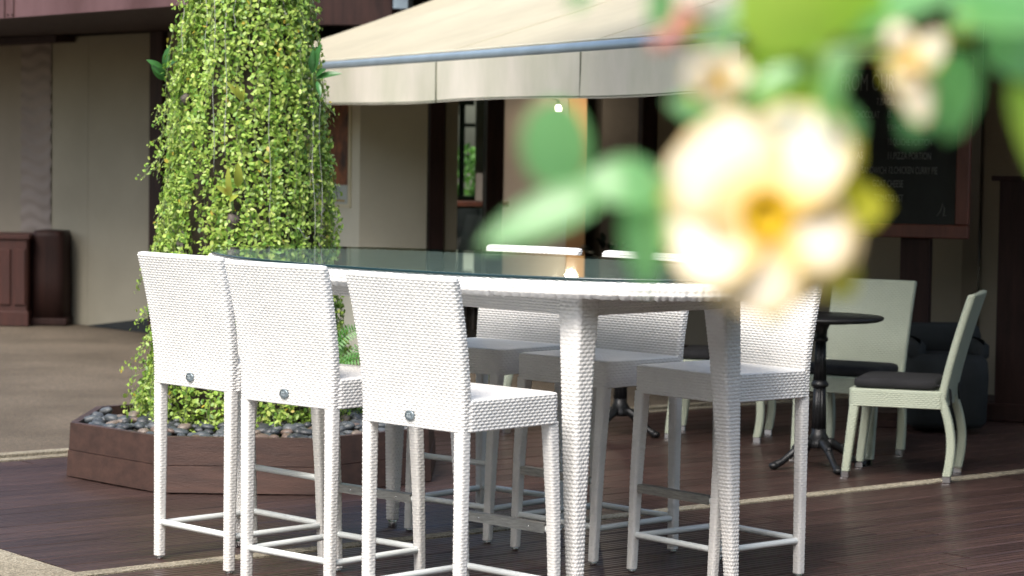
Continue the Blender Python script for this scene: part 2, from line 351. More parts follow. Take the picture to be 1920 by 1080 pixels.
# ---------------------------------------------------------------- the ground, the deck and its inlaid strips
AN = R(38.3); DV = np.array([math.cos(AN), math.sin(AN), 0]); QV = np.array([-math.sin(AN), math.cos(AN), 0]); CO = np.array([-1.485, 8.15, 0])
def dk(a, b, z=0.0): return CO + DV * a + QV * b + [0, 0, z]
g = MB().box((0, 60, -0.30), (150, 150, 0.02)); tag(obj('ground', flat(g), M['paving']), kind='structure')
g = MB().add([dk(-14, 3.02, -0.004), dk(14, 3.02, -0.004), dk(14, 16, -0.004), dk(-14, 16, -0.004)], [[(0, 1, 2, 3)]])
tag(obj('paving', flat(g), M['paving']), kind='structure')
g = MB().add([dk(-0.3, 0 - 6.4, -0.05), dk(9, -6.4, -0.05), dk(9, 2.86, -0.05), dk(-1.6, 2.86, -0.05), dk(-1.6, 0, -0.05), dk(-0.3, 0, -0.05)], [[(0, 1, 2, 3, 4, 5)]])
deck = tag(obj('deck', flat(g), M['under']), kind='structure')
PW, GAP = 0.1445, 0.006
def plank(a0, a1, b, w=PW):
    hw = (w - GAP) / 2; L = (a1 - a0 - 0.004) / 2; ch = 0.004; sag = random.uniform(-0.0012, 0.0012)
    prof = [(-hw, -0.03), (hw, -0.03), (hw, -ch), (hw - ch, 0), (-hw + ch, 0), (-hw, -ch)]
    P = np.array([[(x, y, z + sag) for y, z in prof] for x in (-L, L)])
    o = obj('plank', flat(MB().grid(P, cu=True, cap0=True, cap1=True)), M['plank'], deck)
    o.location = dk((a0 + a1) / 2, b); o.rotation_euler = (random.uniform(-.004, .004), 0, AN)
def row(a0, a1, b, w=PW):
    a = a0; first = True
    while a < a1 - 0.05:
        l = random.uniform(1.1, 3.4) if first else random.uniform(2.6, 3.6); first = False
        e = min(a1, a + l)
        if a1 - e < 0.6: e = a1
        plank(a, e, b, w); a = e
nb = 19
for i in range(nb): row(-1.45 * min(1, max(0, (i + 0.5) * PW - 0.1) / 2.8) * 0 + 0.0 - 0.0, 8.2 - 0.0, (i + 0.5) * 2.76 / nb, 2.76 / nb)
for i in range(30): row(-0.02, 7.2, -0.085 - (i + 0.5) * PW)
def strip(name, a0, a1, b0, b1, z, m):
    P = np.array([[dk(a0, b0, -0.05), dk(a0, b0, z), dk(a0, b1, z), dk(a0, b1, -0.05)], [dk(a1, b0, -0.05), dk(a1, b0, z), dk(a1, b1, z), dk(a1, b1, -0.05)]])
    o = obj(name, flat(MB().grid(P, cu=True, cap0=True, cap1=True)), m); return tag(o, kind='structure')
strip('pebble_strip', -0.24, 8.2, -0.082, -0.004, 0.003, M['aggregate'])
strip('edge_strip', -0.24, -0.008, -0.002, 2.762, 0.002, M['aggregate'])
strip('pale_path', -4.0, -0.244, -6.0, 2.762, -0.004, M['pale_stone'])
strip('kerb_strip', -6.0, 8.2, 2.765, 2.845, 0.004, M['aggregate'])
strip('drain_channel', -6.0, 8.2, 2.846, 2.946, -0.04, M['under'])
strip('kerb_strip', -6.0, 8.2, 2.947, 3.03, 0.004, M['aggregate'])

# ---------------------------------------------------------------- the cafe building
def wall_box(name, p, q, z0, z1, th, m, label=None, cat=None, parent=None, side=1, kind=None):
    """upright slab whose visible face runs p -> q; thickness goes to the left of p->q (side=1) or right"""
    p = np.array([p[0], p[1], 0.0]); q = np.array([q[0], q[1], 0.0]); d = q - p; L = np.linalg.norm(d); d /= L; n = np.array([-d[1], d[0], 0]) * side
    v = [p, q, q + n * th, p + n * th]; v = np.array([x + [0, 0, z] for z in (z0, z1) for x in v])
    f = [(0, 3, 2, 1), (4, 5, 6, 7), (0, 1, 5, 4), (1, 2, 6, 5), (2, 3, 7, 6), (3, 0, 4, 7)]
    if side < 0: f = [x[::-1] for x in f]
    o = obj(name, flat(MB().add(v, [[x] for x in f])), m, parent)
    return tag(o, label, cat, None, kind)
FE = np.array([0.4226, -0.9063]); FN = np.array([-0.9063, -0.4226]); P3 = np.array([0.985, 17.40]); W1 = np.array([-1.10, 17.05])
SD = (P3 - W1) / np.linalg.norm(P3 - W1); SN = np.array([SD[1], -SD[0]])
cafe = thing('cafe_building', 'beige cafe building with dark wood posts behind the striped-shade awning', 'building', (1.0, 17.4, 0))
cafe['label'] = 'beige cafe building with dark brown wooden posts behind the cream awning'
cafe.location = (0, 0, 0)
def fpt(s, out=0.0): return P3 + FE * s + FN * out
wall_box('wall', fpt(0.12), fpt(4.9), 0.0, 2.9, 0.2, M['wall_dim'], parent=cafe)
wall_box('skirting', fpt(0.12, 0.02), fpt(4.9, 0.02), 0.0, 0.12, 0.018, M['wood'], parent=cafe)
# projecting pier with the poster
pc = on_wall(800, 400, W1, SN)[:2]
v = [W1, pc, pc - FE * 2.2, W1 - FE * 2.2]
P = np.array([[(x[0], x[1], z) for x in v] for z in (0.0, 2.05)])
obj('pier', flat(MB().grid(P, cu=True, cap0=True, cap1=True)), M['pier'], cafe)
def post(u0, u1, o, n, dep=0.12, z1=2.75, m='wood', out=0.03):
    a = on_wall(u0, 400, o, n)[:2]; b = on_wall(u1, 400, o, n)[:2]
    nn = np.array(n) / np.hypot(*n)
    return wall_box('post', a + nn * out, b + nn * out, 0.0, z1, dep, M[m], parent=cafe)
post(804, 831, W1, SN, z1=2.26); post(911, 941, W1, SN, 0.2, z1=2.36); post(1199, 1227, W1, SN, 0.16, out=0.06)
a = on_wall(833, 400, W1, SN)[:2]; b = on_wall(857, 400, W1, SN)[:2]
wall_box('jamb', a, b, 0.0, 2.26, 0.08, M['wall'], parent=cafe)
# glazed door between the posts
a = on_wall(857, 400, W1, SN)[:2]; b = on_wall(911, 400, W1, SN)[:2]
wall_box('window_pane', a - SN * 0.05, b - SN * 0.05, 0.02, 2.26, 0.008, M['pane'], parent=cafe)
# interior
tag(obj('interior_floor', flat(MB().add([(-1.0, 17.12, -0.002), (P3[0], 17.4, -0.002), (4.2, 10.6, -0.002), (9, 12, -0.002), (9, 25, -0.002), (-1.9, 25, -0.002)], [[(0, 1, 2, 3, 4, 5)]])), M['int_floor']), kind='structure')
YB = 24.0
def bx(u, Y=YB): return (u - 960) / F_PX * Y - 0.0
def bz(v, u, Y=YB): return at(u, v, Y)[2]
def back(u0, u1, v0, v1, m, Y=YB, th=0.12, name='back_wall'):
    p0 = at(u0, (v0 + v1) / 2, Y); p1 = at(u1, (v0 + v1) / 2, Y)
    z0 = at(u0, v1, Y)[2]; z1 = at(u0, v0, Y)[2]
    return wall_box(name, (p0[0], Y), (p1[0], Y), max(0, z0), z1, th, M[m], parent=cafe)
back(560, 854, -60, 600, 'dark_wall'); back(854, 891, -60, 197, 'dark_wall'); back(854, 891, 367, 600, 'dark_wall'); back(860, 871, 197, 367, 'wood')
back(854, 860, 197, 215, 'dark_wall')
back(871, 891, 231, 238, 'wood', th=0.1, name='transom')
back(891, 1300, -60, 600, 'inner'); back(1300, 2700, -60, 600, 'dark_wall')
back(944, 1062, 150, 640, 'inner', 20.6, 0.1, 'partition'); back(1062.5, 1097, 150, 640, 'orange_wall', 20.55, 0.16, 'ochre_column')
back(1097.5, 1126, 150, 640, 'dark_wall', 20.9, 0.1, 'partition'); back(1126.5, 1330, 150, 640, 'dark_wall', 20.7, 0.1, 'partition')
# roofs
def slab(name, poly, z0, z1, m, parent):
    P = np.array([[(x, y, z) for x, y in poly] for z in (z0, z1)])
    return obj(name, flat(MB().grid(P, cu=True, cap0=True, cap1=True)), M[m], parent)
e = fpt(-0.1, 0.25); f = fpt(5.2, 0.25)
slab('roof', [(-1.6, 19.6), (e[0], e[1]), (f[0], f[1]), (9.5, 12.5), (9.5, 24.6), (-3.4, 24.6), (-3.4, 20.6)], 2.96, 3.14, 'wood', cafe)
wall_box('side_wall', (-3.3, 24.5), (-3.3, 20.4), 0, 2.95, 0.15, M['dark_wall'], parent=cafe)
wall_box('side_wall', (9.3, 12.6), (9.3, 24.4), 0, 2.95, 0.15, M['dark_wall'], parent=cafe)
# dark beam seen above the awning
a = at(540, 40, 19.5); b = at(735, 40, 19.4)
wall_box('beam', (a[0], 19.5), (b[0], 19.35), at(640, 46, 19.4)[2], 2.95, 0.3, M['wood'], parent=cafe)
a = at(737, 10, 19.3); b = at(765, 10, 19.3)
wall_box('beam_cap', (a[0], 19.3), (b[0], 19.28), at(750, 16, 19.3)[2], 2.94, 0.2, M['tube'], parent=cafe)

# poster on the pier's side
def pier_pt(s, z, out=0.0): q = W1 - FE * s + FN * out; return (q[0], q[1], z)
po = thing('poster', 'framed food poster with brown photo above a grey text panel on the pier', 'poster', (0, 0, 0))
def panel(name, s0, s1, z0, z1, out, th, m, par):
    a = W1 - FE * s1 + FN * (out + th); b = W1 - FE * s0 + FN * (out + th)
    return wall_box(name, a, b, z0, z1, th, M[m], parent=par)
panel('frame', 0.16, 0.96, 1.045, 1.92, 0.001, 0.012, 'poster_frame', po)
panel('text_panel', 0.20, 0.92, 1.07, 1.205, 0.014, 0.003, 'poster_paper', po)
panel('photo', 0.20, 0.92, 1.207, 1.89, 0.014, 0.003, 'poster_pic', po)
panel('gold_band', 0.24, 0.88, 1.085, 1.10, 0.018, 0.002, 'poster_gold', po)
for k in range(2): panel('text_line', 0.34, 0.86 - 0.1 * k, 1.172 - 0.018 * k, 1.178 - 0.018 * k, 0.018, 0.001, 'badge', po)

# ---------------------------------------------------------------- left wing: wall, soffit, fascia
wing = thing('side_wing', 'shaded side wing with beige wall, brown soffit and maroon metal fascia', 'building')
WP = np.array([-3.64, 19.60]); WQ = np.array([-2.80, 18.67]); WD = (WQ - WP) / np.linalg.norm(WQ - WP); WN = np.array([WD[1], -WD[0]])
def wp(u): return on_wall(u, 400, WP, WN)[:2]
ext = lambda u: wp(u)
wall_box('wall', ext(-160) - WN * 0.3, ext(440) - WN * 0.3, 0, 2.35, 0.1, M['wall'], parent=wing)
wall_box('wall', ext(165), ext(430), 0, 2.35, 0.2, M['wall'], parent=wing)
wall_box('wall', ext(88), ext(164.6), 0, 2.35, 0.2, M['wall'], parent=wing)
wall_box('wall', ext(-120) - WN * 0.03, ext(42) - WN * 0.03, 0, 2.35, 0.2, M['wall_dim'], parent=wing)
# wavy relief panel
a = ext(41); b = ext(97); n1, n2 = 10, 180; Pn = np.zeros((n2, n1, 3))
for i in range(n2):
    z = 2.34 * i / (n2 - 1)
    for j in range(n1):
        q = a + (b - a) * (j / (n1 - 1)); d = 0.007 * math.sin(z * 52 + 1.6 * math.sin(j * 0.7 + z * 3)) + 0.011
        Pn[i, j] = (q[0] + WN[0] * d, q[1] + WN[1] * d, z)
obj('wavy_panel', MB().grid(Pn), M['wavy'], wing)
wall_box('post', ext(289) + WN * 0.05, ext(312) + WN * 0.05, 0, 2.35, 0.12, M['wood'], parent=wing)
# ramped dark skirting
a = ext(170) + WN * 0.03; b = ext(420) + WN * 0.03
v = [(*a, 0), (*b, 0), (*b, 0.24), (*a, 0.002), (*(a - WN * .02), 0), (*(b - WN * .02), 0), (*(b - WN * .02), 0.24), (*(a - WN * .02), 0.002)]
obj('skirting', flat(MB().add(v, [[(0, 1, 2, 3)], [(5, 4, 7, 6)], [(3, 2, 6, 7)], [(1, 5, 6, 2)], [(0, 3, 7, 4)], [(0, 4, 5, 1)]])), M['char'], wing)
f0 = np.array([-3.44, 16.7]); f1 = np.array([-2.17, 15.14]); fd = (f1 - f0) / np.linalg.norm(f1 - f0); fn = np.array([fd[1], -fd[0]])
fa, fb = f0 - fd * 4.5, f1 + fd * 0.55
slab('soffit', [tuple(fa), tuple(fb), tuple(ext(430)), tuple(ext(430) + np.array([0.3, 3.0])), (-9, 24), tuple(ext(-500))], 2.352, 2.40, 'wood', wing)
wall_box('fascia', fa + fn * 0.001, fb + fn * 0.001, 2.350, 2.75, 0.03, M['fascia'], parent=wing, side=-1)
for k in range(9):
    s_ = 0.45 * k
    q = f0 + fd * (s_ - 0.62 * 3)
jx = on_wall(22, 20, f0, fn)[:2]
for du in (16, 33):
    q = on_wall(du, 20, f0, fn)[:2]
    wall_box('fascia_joint', q + fn * 0.036, q + fd * 0.012 + fn * 0.036, 2.352, 2.74, 0.006, M['wood'], parent=wing, side=1)
for du in (23, 31):
    for z in (2.37, 2.53):
        q = on_wall(du, 20, f0, fn)[:2] + fn * 0.034
        obj('rivet', MB().ell((q[0], q[1], z), (.008, .008, .008), 8, 4), M['wood'], wing)
slab('roof_slab', [tuple(fa), tuple(fb), tuple(ext(430)), tuple(ext(430) + np.array([0.3, 3.0])), (-9, 24), tuple(ext(-500))], 2.76, 2.80, 'fascia', wing)
wall_box('beam', ext(-120) + WN * 0.2, ext(143) + WN * 0.2, 2.30, 2.351, 0.18, M['wood'], parent=wing)
# counter and podium
def ln(name, u0, u1, v0, v1, Y, th, m, label, cat, bev=0.02):
    p0 = at(u0, v1, Y); p1 = at(u1, v1, Y); zt = at(u0, v0, Y)[2]; cx = (p0[0] + p1[0]) / 2
    return (cx, Y + th / 2, 0), abs(p1[0] - p0[0]) / 2, zt
c, hw, zt = ln('', -60, 51, 440, 608, 19.2, 0.5, '', '', '')
ct = thing('wooden_counter', 'dark red panelled wooden counter against the wing wall', 'counter', c)
obj('body', flat(MB().box((0, 0, zt / 2), (hw, 0.25, zt / 2), bev=.01)), M['counter'], ct)
obj('counter_top', flat(MB().box((0, 0, zt - 0.012), (hw + .02, 0.27, 0.02), bev=.005)), M['counter'], ct)
obj('plinth', flat(MB().box((0, 0, 0.06), (hw + .012, 0.265, 0.06), bev=.005)), M['counter'], ct)
for k in range(4): obj('front_panel', flat(MB().box((-hw + hw / 4 + k * hw / 2, -0.253, zt / 2 + .03), (hw / 4 - .015, 0.012, zt / 2 - .14), bev=.006)), M['counter'], ct)
c, hw, zt = ln('', 53, 122, 433, 606, 19.3, 0.5, '', '', '')
pd = thing('dark_podium', 'dark brown rounded wooden podium beside the red counter', 'podium', c)
mb = MB(); pr = [(hw, 0.0), (hw, zt * .5), (hw * .96, zt * .94), (hw * .82, zt)]
P = np.array([[(math.copysign(abs(math.cos(a)) ** .45, math.cos(a)) * r_, math.copysign(abs(math.sin(a)) ** .45, math.sin(a)) * .24, z) for a in np.linspace(0, 2 * np.pi, 32, endpoint=False)] for r_, z in pr])
obj('body', mb.grid(P, cu=True, cap0=True, cap1=True), M['wood'], pd)
obj('base', flat(MB().box((0, 0, .03), (hw + .012, .25, .03), bev=.008)), M['wood'], pd)

# ---------------------------------------------------------------- awning
aw = thing('cream_awning', 'weathered cream fabric awning with hanging valance and blue-grey front tube', 'awning')
B0 = np.array([-1.288, 16.0]); ZB = 2.012
def bar_pt(u):
    return on_wall(u, 100, B0, FN)[:2]
bl, br = bar_pt(418), bar_pt(1399); LB = np.linalg.norm(br - bl); PROJ, RISE = 2.55, 0.93
def awp(s, t, dz=0.0):      # s along the front bar, t from front to back
    q = bl + FE * s - FN * PROJ * t; sag = -0.05 * math.sin(math.pi * t) * (0.6 + 0.4 * math.sin(s * 3.1) ** 2)
    return (q[0], q[1], ZB + RISE * t + sag + dz)
ns, ntt = 60, 24
P = np.array([[awp(LB * i / (ns - 1), j / (ntt - 1), 0.028) for i in range(ns)] for j in range(ntt)])
mb = MB().grid(P); mb.grid(P[:, ::-1] - [0, 0, 0.004]); obj('canopy', mb, M['canvas'], aw)
pts = [(bl[0], bl[1], ZB), (br[0], br[1], ZB)]; obj('front_tube', MB().tube(np.linspace(pts[0], pts[1], 8), 0.033, 16), M['tube'], aw)
cuts = [bar_pt(u) for u in (418, 829, 1101)] + [br]
sc = [np.linalg.norm(q - bl) for q in cuts]
for k in range(3):
    s0, s1 = sc[k] + 0.004, sc[k + 1] - 0.004; n1, n2 = 40, 10; Pv = np.zeros((n2, n1, 3))
    for i in range(n2):
        for j in range(n1):
            s_ = s0 + (s1 - s0) * j / (n1 - 1); w_ = 0.010 * math.sin(s_ * 4.3 + k) * (i / n2) + 0.006 * math.sin(s_ * 11 + 2 * k) * (i / n2) ** 2
            q = bl + FE * s_ + FN * (0.036 + w_)
            Pv[i, j] = (q[0], q[1], ZB - 0.02 - (0.238 + 0.006 * math.sin(s_ * 2.2)) * i / (n2 - 1))
    mb = MB().grid(Pv); mb.grid(Pv[:, ::-1] - np.array([FN[0], FN[1], 0]) * 0.004)
    vp = obj('valance_panel', mb, M['valance'], aw)
    hem = MB().tube(Pv[-1] + [FN[0] * .002, FN[1] * .002, 0.010], 0.0025, 5); obj('hem_seam', hem, M['seam'], vp)
    q = bl + FE * s1 + FN * 0.036
    if k < 2: obj('joint_seam', flat(MB().box((q[0] + FE[0] * .004, q[1] + FE[1] * .004, ZB - 0.14), (.006, .004, 0.118), ax=[[FE[0], FE[1], 0], [-FE[1], FE[0], 0], [0, 0, 1]])), M['seam'], vp)
for u in (829, 1101):
    s_ = np.linalg.norm(bar_pt(u) - bl)
    obj('fabric_seam', MB().tube([np.array(awp(s_ + 0.25 * t, t, 0.029)) for t in np.linspace(0.02, 1, 14)], 0.0028, 5), M['canvas'], aw)
obj('tube_seam', MB().tube([np.array(awp(LB * t, 0.012, 0.034)) for t in np.linspace(0, 1, 30)], 0.005, 5), M['valance'], aw)
for u in (560, 1000, 1360):
    s_ = np.linalg.norm(bar_pt(u) - bl)
    a_ = np.array(awp(s_, 0.02, -0.02)); b_ = np.array(awp(s_ - .05, 0.985, -0.10)); obj('arm', MB().tube([a_, (a_ + b_) / 2 + [0, 0, -.05], b_], 0.02, 8), M['tube'], aw)
# second canopy over the bistro tables
a2 = thing('flat_canopy', 'pale edged canopy over the bistro tables beside the cream awning', 'canopy')
c0 = on_wall(1440, 30, B0, FN)[:2]; ZC = 2.165; L2 = 6.0
def cap2(s, t, dz=0): q = c0 + FE * s - FN * 2.5 * t; return (q[0], q[1], ZC + 0.7 * t + dz)
P = np.array([[cap2(L2 * i / 9, j / 9, 0.03) for i in range(10)] for j in range(10)])
mb = MB().grid(P); mb.grid(P[:, ::-1] - [0, 0, .006]); obj('canopy', mb, M['canvas'], a2)
obj('front_tube', MB().tube([cap2(0, 0), cap2(L2 / 2, 0), cap2(L2, 0)], 0.03, 12), M['valance'], a2)
for s_ in (0.05, L2 * .5): obj('arm', MB().tube([cap2(s_, .01, -.02), cap2(s_, .98, -.08)], 0.02, 8), M['tube'], a2)

# ---------------------------------------------------------------- planter, pebbles
PX, PY, PH = -1.155, 10.85, 0.245
pl = thing('wooden_planter', 'low octagonal dark wood planter of two board courses around the vine', 'planter', (PX, PY, 0))
for k in range(8):
    a0, a1 = R(22.5 + 45 * k), R(67.5 + 45 * k)
    for c_ in range(2):
        z0, z1 = c_ * (PH / 2) + 0.006 * (c_ == 0), (c_ + 1) * PH / 2 - 0.003
        ro = lambda z: 0.872 - 0.05 * z
        off = 0.004 * (c_ == 0)
        v = []
        for z in (z0, z1):
            for a_, rad_ in ((a0, ro(z) + off), (a1, ro(z) + off), (a1, ro(z) - 0.035), (a0, ro(z) - 0.035)): v.append((rad_ * math.cos(a_), rad_ * math.sin(a_), z))
        v = np.array(v); m_ = v.mean(0); v = m_ + (v - m_) * [0.997, 0.997, 1]
        o = obj('board', flat(MB().add(v, [[(0, 3, 2, 1)], [(4, 5, 6, 7)], [(0, 1, 5, 4)], [(1, 2, 6, 5)], [(2, 3, 7, 6)], [(3, 0, 4, 7)]])), M['planter'], pl)
a = np.linspace(0, 2 * np.pi, 8, endpoint=False) + R(22.5)
obj('soil', flat(MB().add([(0.83 * math.cos(t), 0.83 * math.sin(t), 0.19) for t in a], [[tuple(range(8))]]).add([(0.70 * math.cos(t), 0.70 * math.sin(t), 0.191) for t in a] + [(0.3 * math.cos(t), 0.3 * math.sin(t), 0.235) for t in a], [[(i, (i + 1) % 8, 8 + (i + 1) % 8, 8 + i)] for i in range(8)])), M['soil'], pl)
pb = thing('pebble_bed', 'bed of smooth grey and brown river pebbles filling the wooden planter', 'pebbles', (PX, PY, 0.20))
pms = []
for i in range(10):
    me = MB().ell((0, 0, 0), (1, 1, 1), 12, 7, jit=0.10).mesh('pebble'); me.materials.append(PEB[[0, 1, 2, 0, 3, 1, 2, 0, 4, 1][i]]); pms.append(me)
spots = []
tries = 0
while len(spots) < 280 and tries < 40000:
    tries += 1
    t = random.uniform(-math.pi, 0.25) if random.random() < 0.93 else random.uniform(0, math.pi); r_ = 0.80 * math.sqrt(random.uniform(0.28, 1.0))
    x, y = r_ * math.cos(t), r_ * math.sin(t)
    if max(abs(x * math.cos(R(45 * k)) + y * math.sin(R(45 * k))) for k in range(8)) > 0.755: continue
    s_ = random.uniform(0.020, 0.036)
    if any((x - a_) ** 2 + (y - b_) ** 2 < (0.62 * (s_ + c_)) ** 2 for a_, b_, c_ in spots): continue
    spots.append((x, y, s_))
for x, y, s_ in spots:
    o = obj('pebble', random.choice(pms), None, pb); o.location = (x, y, random.uniform(0.016, 0.036) + 0.09 * max(0, 0.74 - math.hypot(x, y))); o.rotation_euler = (random.uniform(-.3, .3), random.uniform(-.3, .3), random.uniform(0, 6.28))
    o.scale = (s_ * random.uniform(1.0, 1.3), s_ * random.uniform(.75, 1), s_ * random.uniform(.5, .7))

# ---------------------------------------------------------------- vine-covered tree
tree = thing('vine_covered_tree', 'thick tree trunk wrapped in hanging bright green small-leaved vine', 'tree', (-1.212, 10.86, 0.15))
TX, TY = -1.212, 10.86
ZR = np.array([0.0, 0.24, 0.45, 0.75, 1.0, 1.5, 2.14, 2.8, 3.4]); RR = np.array([0.43, 0.43, 0.41, 0.385, 0.375, 0.315, 0.215, 0.18, 0.15])
def vr(z): return np.interp(z, ZR, RR)
zz = np.linspace(0, 3.4, 40); aa = np.linspace(0, 2 * np.pi, 40, endpoint=False)
Pt = np.zeros((40, 40, 3))
for i, z in enumerate(zz):
    rad_ = (vr(z) - 0.09) * (1 + 0.06 * np.sin(3 * aa + z * 2) + 0.05 * np.sin(7 * aa - z * 5) + 0.03 * RNG.standard_normal(40))
    Pt[i] = np.stack([rad_ * np.cos(aa), rad_ * np.sin(aa), np.full(40, z - 0.0)], 1)
obj('trunk', MB().grid(Pt, cu=True, cap0=True, cap1=True), M['bark'], tree)
def onv(u, v, extra=0.0):
    """point on the vine surface seen at pixel u, v, in tree coordinates"""
    for Y in np.linspace(10.2, 11.2, 200):
        p = at(u, v, Y)
        if math.hypot(p[0] - TX, p[1] - TY) <= vr(p[2] - 0.15) + extra: break
    return p - [TX, TY, 0.15]
for u, v, d, r_ in ((437, 425, (0.02, -0.07, 0.10), 0.032), (357, 196, (-0.05, -0.06, 0.07), 0.022), (571, 200, (0.08, -0.05, -0.06), 0.024)):
    p = onv(u, v, -0.02); d = np.array(d)
    obj('branch_stub', MB().tube([p - d * 0.8, p - d * .2, p + d * .25, p + d * .5], [r_ * 1.2, r_ * 1.1, r_, r_ * .9], 12), M['stub'], tree)
LV, LF, LC = [], [], []
def lump(t, z): return 0.5 * math.sin(5.3 * t + 1.7 * math.sin(z * 2.1)) + 0.35 * math.sin(9.7 * t - z * 3.1 + 1.0) + 0.3 * math.sin(z * 6.3 + 3 * t) + 0.2 * math.sin(17 * t + z * 11)
LEAF = np.array([[0, 0, 0], [0.42, 0.46, 0.10], [0.5, 0, 0.0], [0.42, -0.46, 0.10], [0.80, 0.32, 0.03], [0.80, -0.32, 0.03], [1.0, 0, -0.06]])
LFACE = np.array([[0, 2, 1, -1], [0, 3, 2, -1]])
def emit_leaf(p, out, dirv, ln_, wd, c):
    d = dirv / (np.linalg.norm(dirv) + 1e-9); y = np.cross(out, d); y /= np.linalg.norm(y) + 1e-9; z = np.cross(d, y)
    LV.append(p + LEAF[:, :1] * d * ln_ + LEAF[:, 1:2] * y * wd + LEAF[:, 2:] * z * wd); LC.append(c)
stem_mb = MB()
PAL = np.array([[0.21, 0.37, 0.055], [0.30, 0.46, 0.08], [0.38, 0.52, 0.11], [0.15, 0.30, 0.05], [0.46, 0.55, 0.14]])
def run_stem(t, z, n, roff, drift, wander=0.0, sz=1.0, dark=0.0):
    pts = []; tw = random.uniform(-1, 1); rr_ = 0.0
    for k in range(n):
        z -= 0.0175 * random.uniform(0.7, 1.2) * (1 if wander < 0.3 else random.uniform(0.1, 1.0)); t += drift * 0.010 + random.gauss(0, 0.016); rr_ += wander * 0.0105
        if z < 0.07: break
        b = vr(z); rad_ = b + 0.022 * lump(t, z) + roff + rr_
        flare = max(0, 0.36 - z) * 0.22
        rad_ += flare * (0.35 + 0.65 * (0.5 + 0.5 * math.sin(4 * t + 1)))
        p = np.array([rad_ * math.cos(t), rad_ * math.sin(t), z]); pts.append(p)
        out = np.array([math.cos(t), math.sin(t), 0.25]); tan = np.array([-math.sin(t), math.cos(t), 0])
        for sgn in (-1, 1):
            if random.random() < 0.10: continue
            tilt = np.array([random.gauss(0, .5), random.gauss(0, .5), random.gauss(0, .35)])
            g_ = random.uniform(0, 6.283); d = tan * math.cos(g_) + np.array([0, 0, math.sin(g_) - 0.15]) + out * random.uniform(0.0, 0.7)
            pj = p + tan * random.gauss(0, .010) + np.array([0, 0, random.gauss(0, .008)]) + out * random.uniform(-.012, .014)
            nrm = out * 1.0 + np.array([0, 0, 0.6]) + tilt * 0.9
            l = sz * random.uniform(0.018, 0.030); w = l * random.uniform(0.55, 0.75)
            c = PAL[random.choice((0, 1, 1, 1, 2, 2, 2, 3, 4))] * random.uniform(0.85, 1.2)
            if random.random() < 0.012: c = np.array([0.5, 0.40, 0.06])
            emit_leaf(pj, nrm, d, l, w, c * (1 - dark))
    return pts
def stem_line(pts, r_=0.0016):
    if len(pts) > 3: stem_mb.tube(np.array(pts)[::2] if len(pts) > 6 else pts, r_, 4, cap=False)
for i in range(980):                                         # curtain all around, denser on the side that shows
    t = random.uniform(-math.pi - 0.35, 0.35) if i < 870 else random.uniform(0, math.pi)
    z = random.uniform(0.2, 3.3) if i > 90 else random.uniform(2.2, 3.3)
    pts = run_stem(t, z, random.randint(16, 46), random.gauss(0.0, 0.024), random.gauss(0, .5))
    if i % 3 == 0: stem_line(pts)
for i in range(60):                                          # loose ends that stand off the outline
    side = random.choice((-1, -1, -1, 1)); t = (math.pi if side < 0 else 0) - random.uniform(0.1, 0.9) * (1 if side > 0 else -1)
    z = random.uniform(0.25, 2.3); stem_line(run_stem(t, z, random.randint(8, 16), 0.02, random.gauss(0, 1), random.uniform(0.3, 0.8) * (0.6 if side > 0 else 1), 0.8), 0.0013)
for i in range(90):                                          # skirt creeping over the pebbles
    t = random.uniform(-math.pi - 0.2, -0.25); pts = []
    rad_ = random.uniform(0.32, 0.44); z = 0.16; tt_ = t
    for k in range(random.randint(6, 15)):
        rad_ += 0.016 * random.uniform(.4, 1); tt_ += random.gauss(0, .03); z = max(0.075, z - 0.012)
        if rad_ > (0.60 if math.cos(tt_) < -0.3 else 0.53): break
        p = np.array([rad_ * math.cos(tt_), rad_ * math.sin(tt_), z]); pts.append(p)
        for s_ in (-1, 1):
            d = np.array([-math.sin(tt_) * s_, math.cos(tt_) * s_, random.uniform(-.1, .6)]) + 0.4 * np.array([math.cos(tt_), math.sin(tt_), 0])
            l = random.uniform(.018, .029); emit_leaf(p, np.array([random.gauss(0, .4), random.gauss(0, .4), 1]), d, l, l * .65, PAL[random.choice((1, 2, 2, 4))] * random.uniform(.85, 1.15))
    stem_line(pts, 0.0015)
V = np.array(LV); n = len(V); base = (np.arange(n) * 7)[:, None]
mb = MB(); mb.v = [V.reshape(-1, 3)]; mb.n = n * 7; mb.c = [np.repeat(np.array(LC), 7, 0)]
mb.f = [np.array([[0, 2, 1]]) + base, np.array([[0, 3, 2]]) + base, np.array([[1, 2, 6, 4]]) + base, np.array([[2, 3, 5, 6]]) + base]
tag(obj('foliage', mb, M['vine'], tree), kind='stuff')
tag(obj('vine_stems', stem_mb, M['stem'], tree), kind='stuff')
for u, v0, v1 in ((402, 0, 330), (388, 0, 120), (440, 0, 60), (424, 30, 300), (598, 170, 430), (505, 180, 440), (345, 0, 110), (585, 210, 460)):
    pts = [onv(u + 2.0 * math.sin(k * 1.3 + u) + (v1 - v0) * 0.0 + k * (u - 455) * 0.006, v0 + (v1 - v0) * k / 7 - 8, 0.045) for k in range(8)]
    obj('aerial_root', MB().tube(pts, 0.0015, 5), M['root'], tree)
for u, v, w_, s_ in ((445, 765, 0.20, 1), (420, 790, 0.10, -1), (440, 560, 0.1, 1), (555, 430, .12, 1)):
    p = onv(u, v, 0.05); obj('aerial_root', MB().tube([p + [k * w_ / 6 * .5, -0.02 * math.sin(k), s_ * 0.015 * math.sin(k * 1.1) - 0.006 * k] for k in range(7)], 0.0022, 5), M['root'], tree)

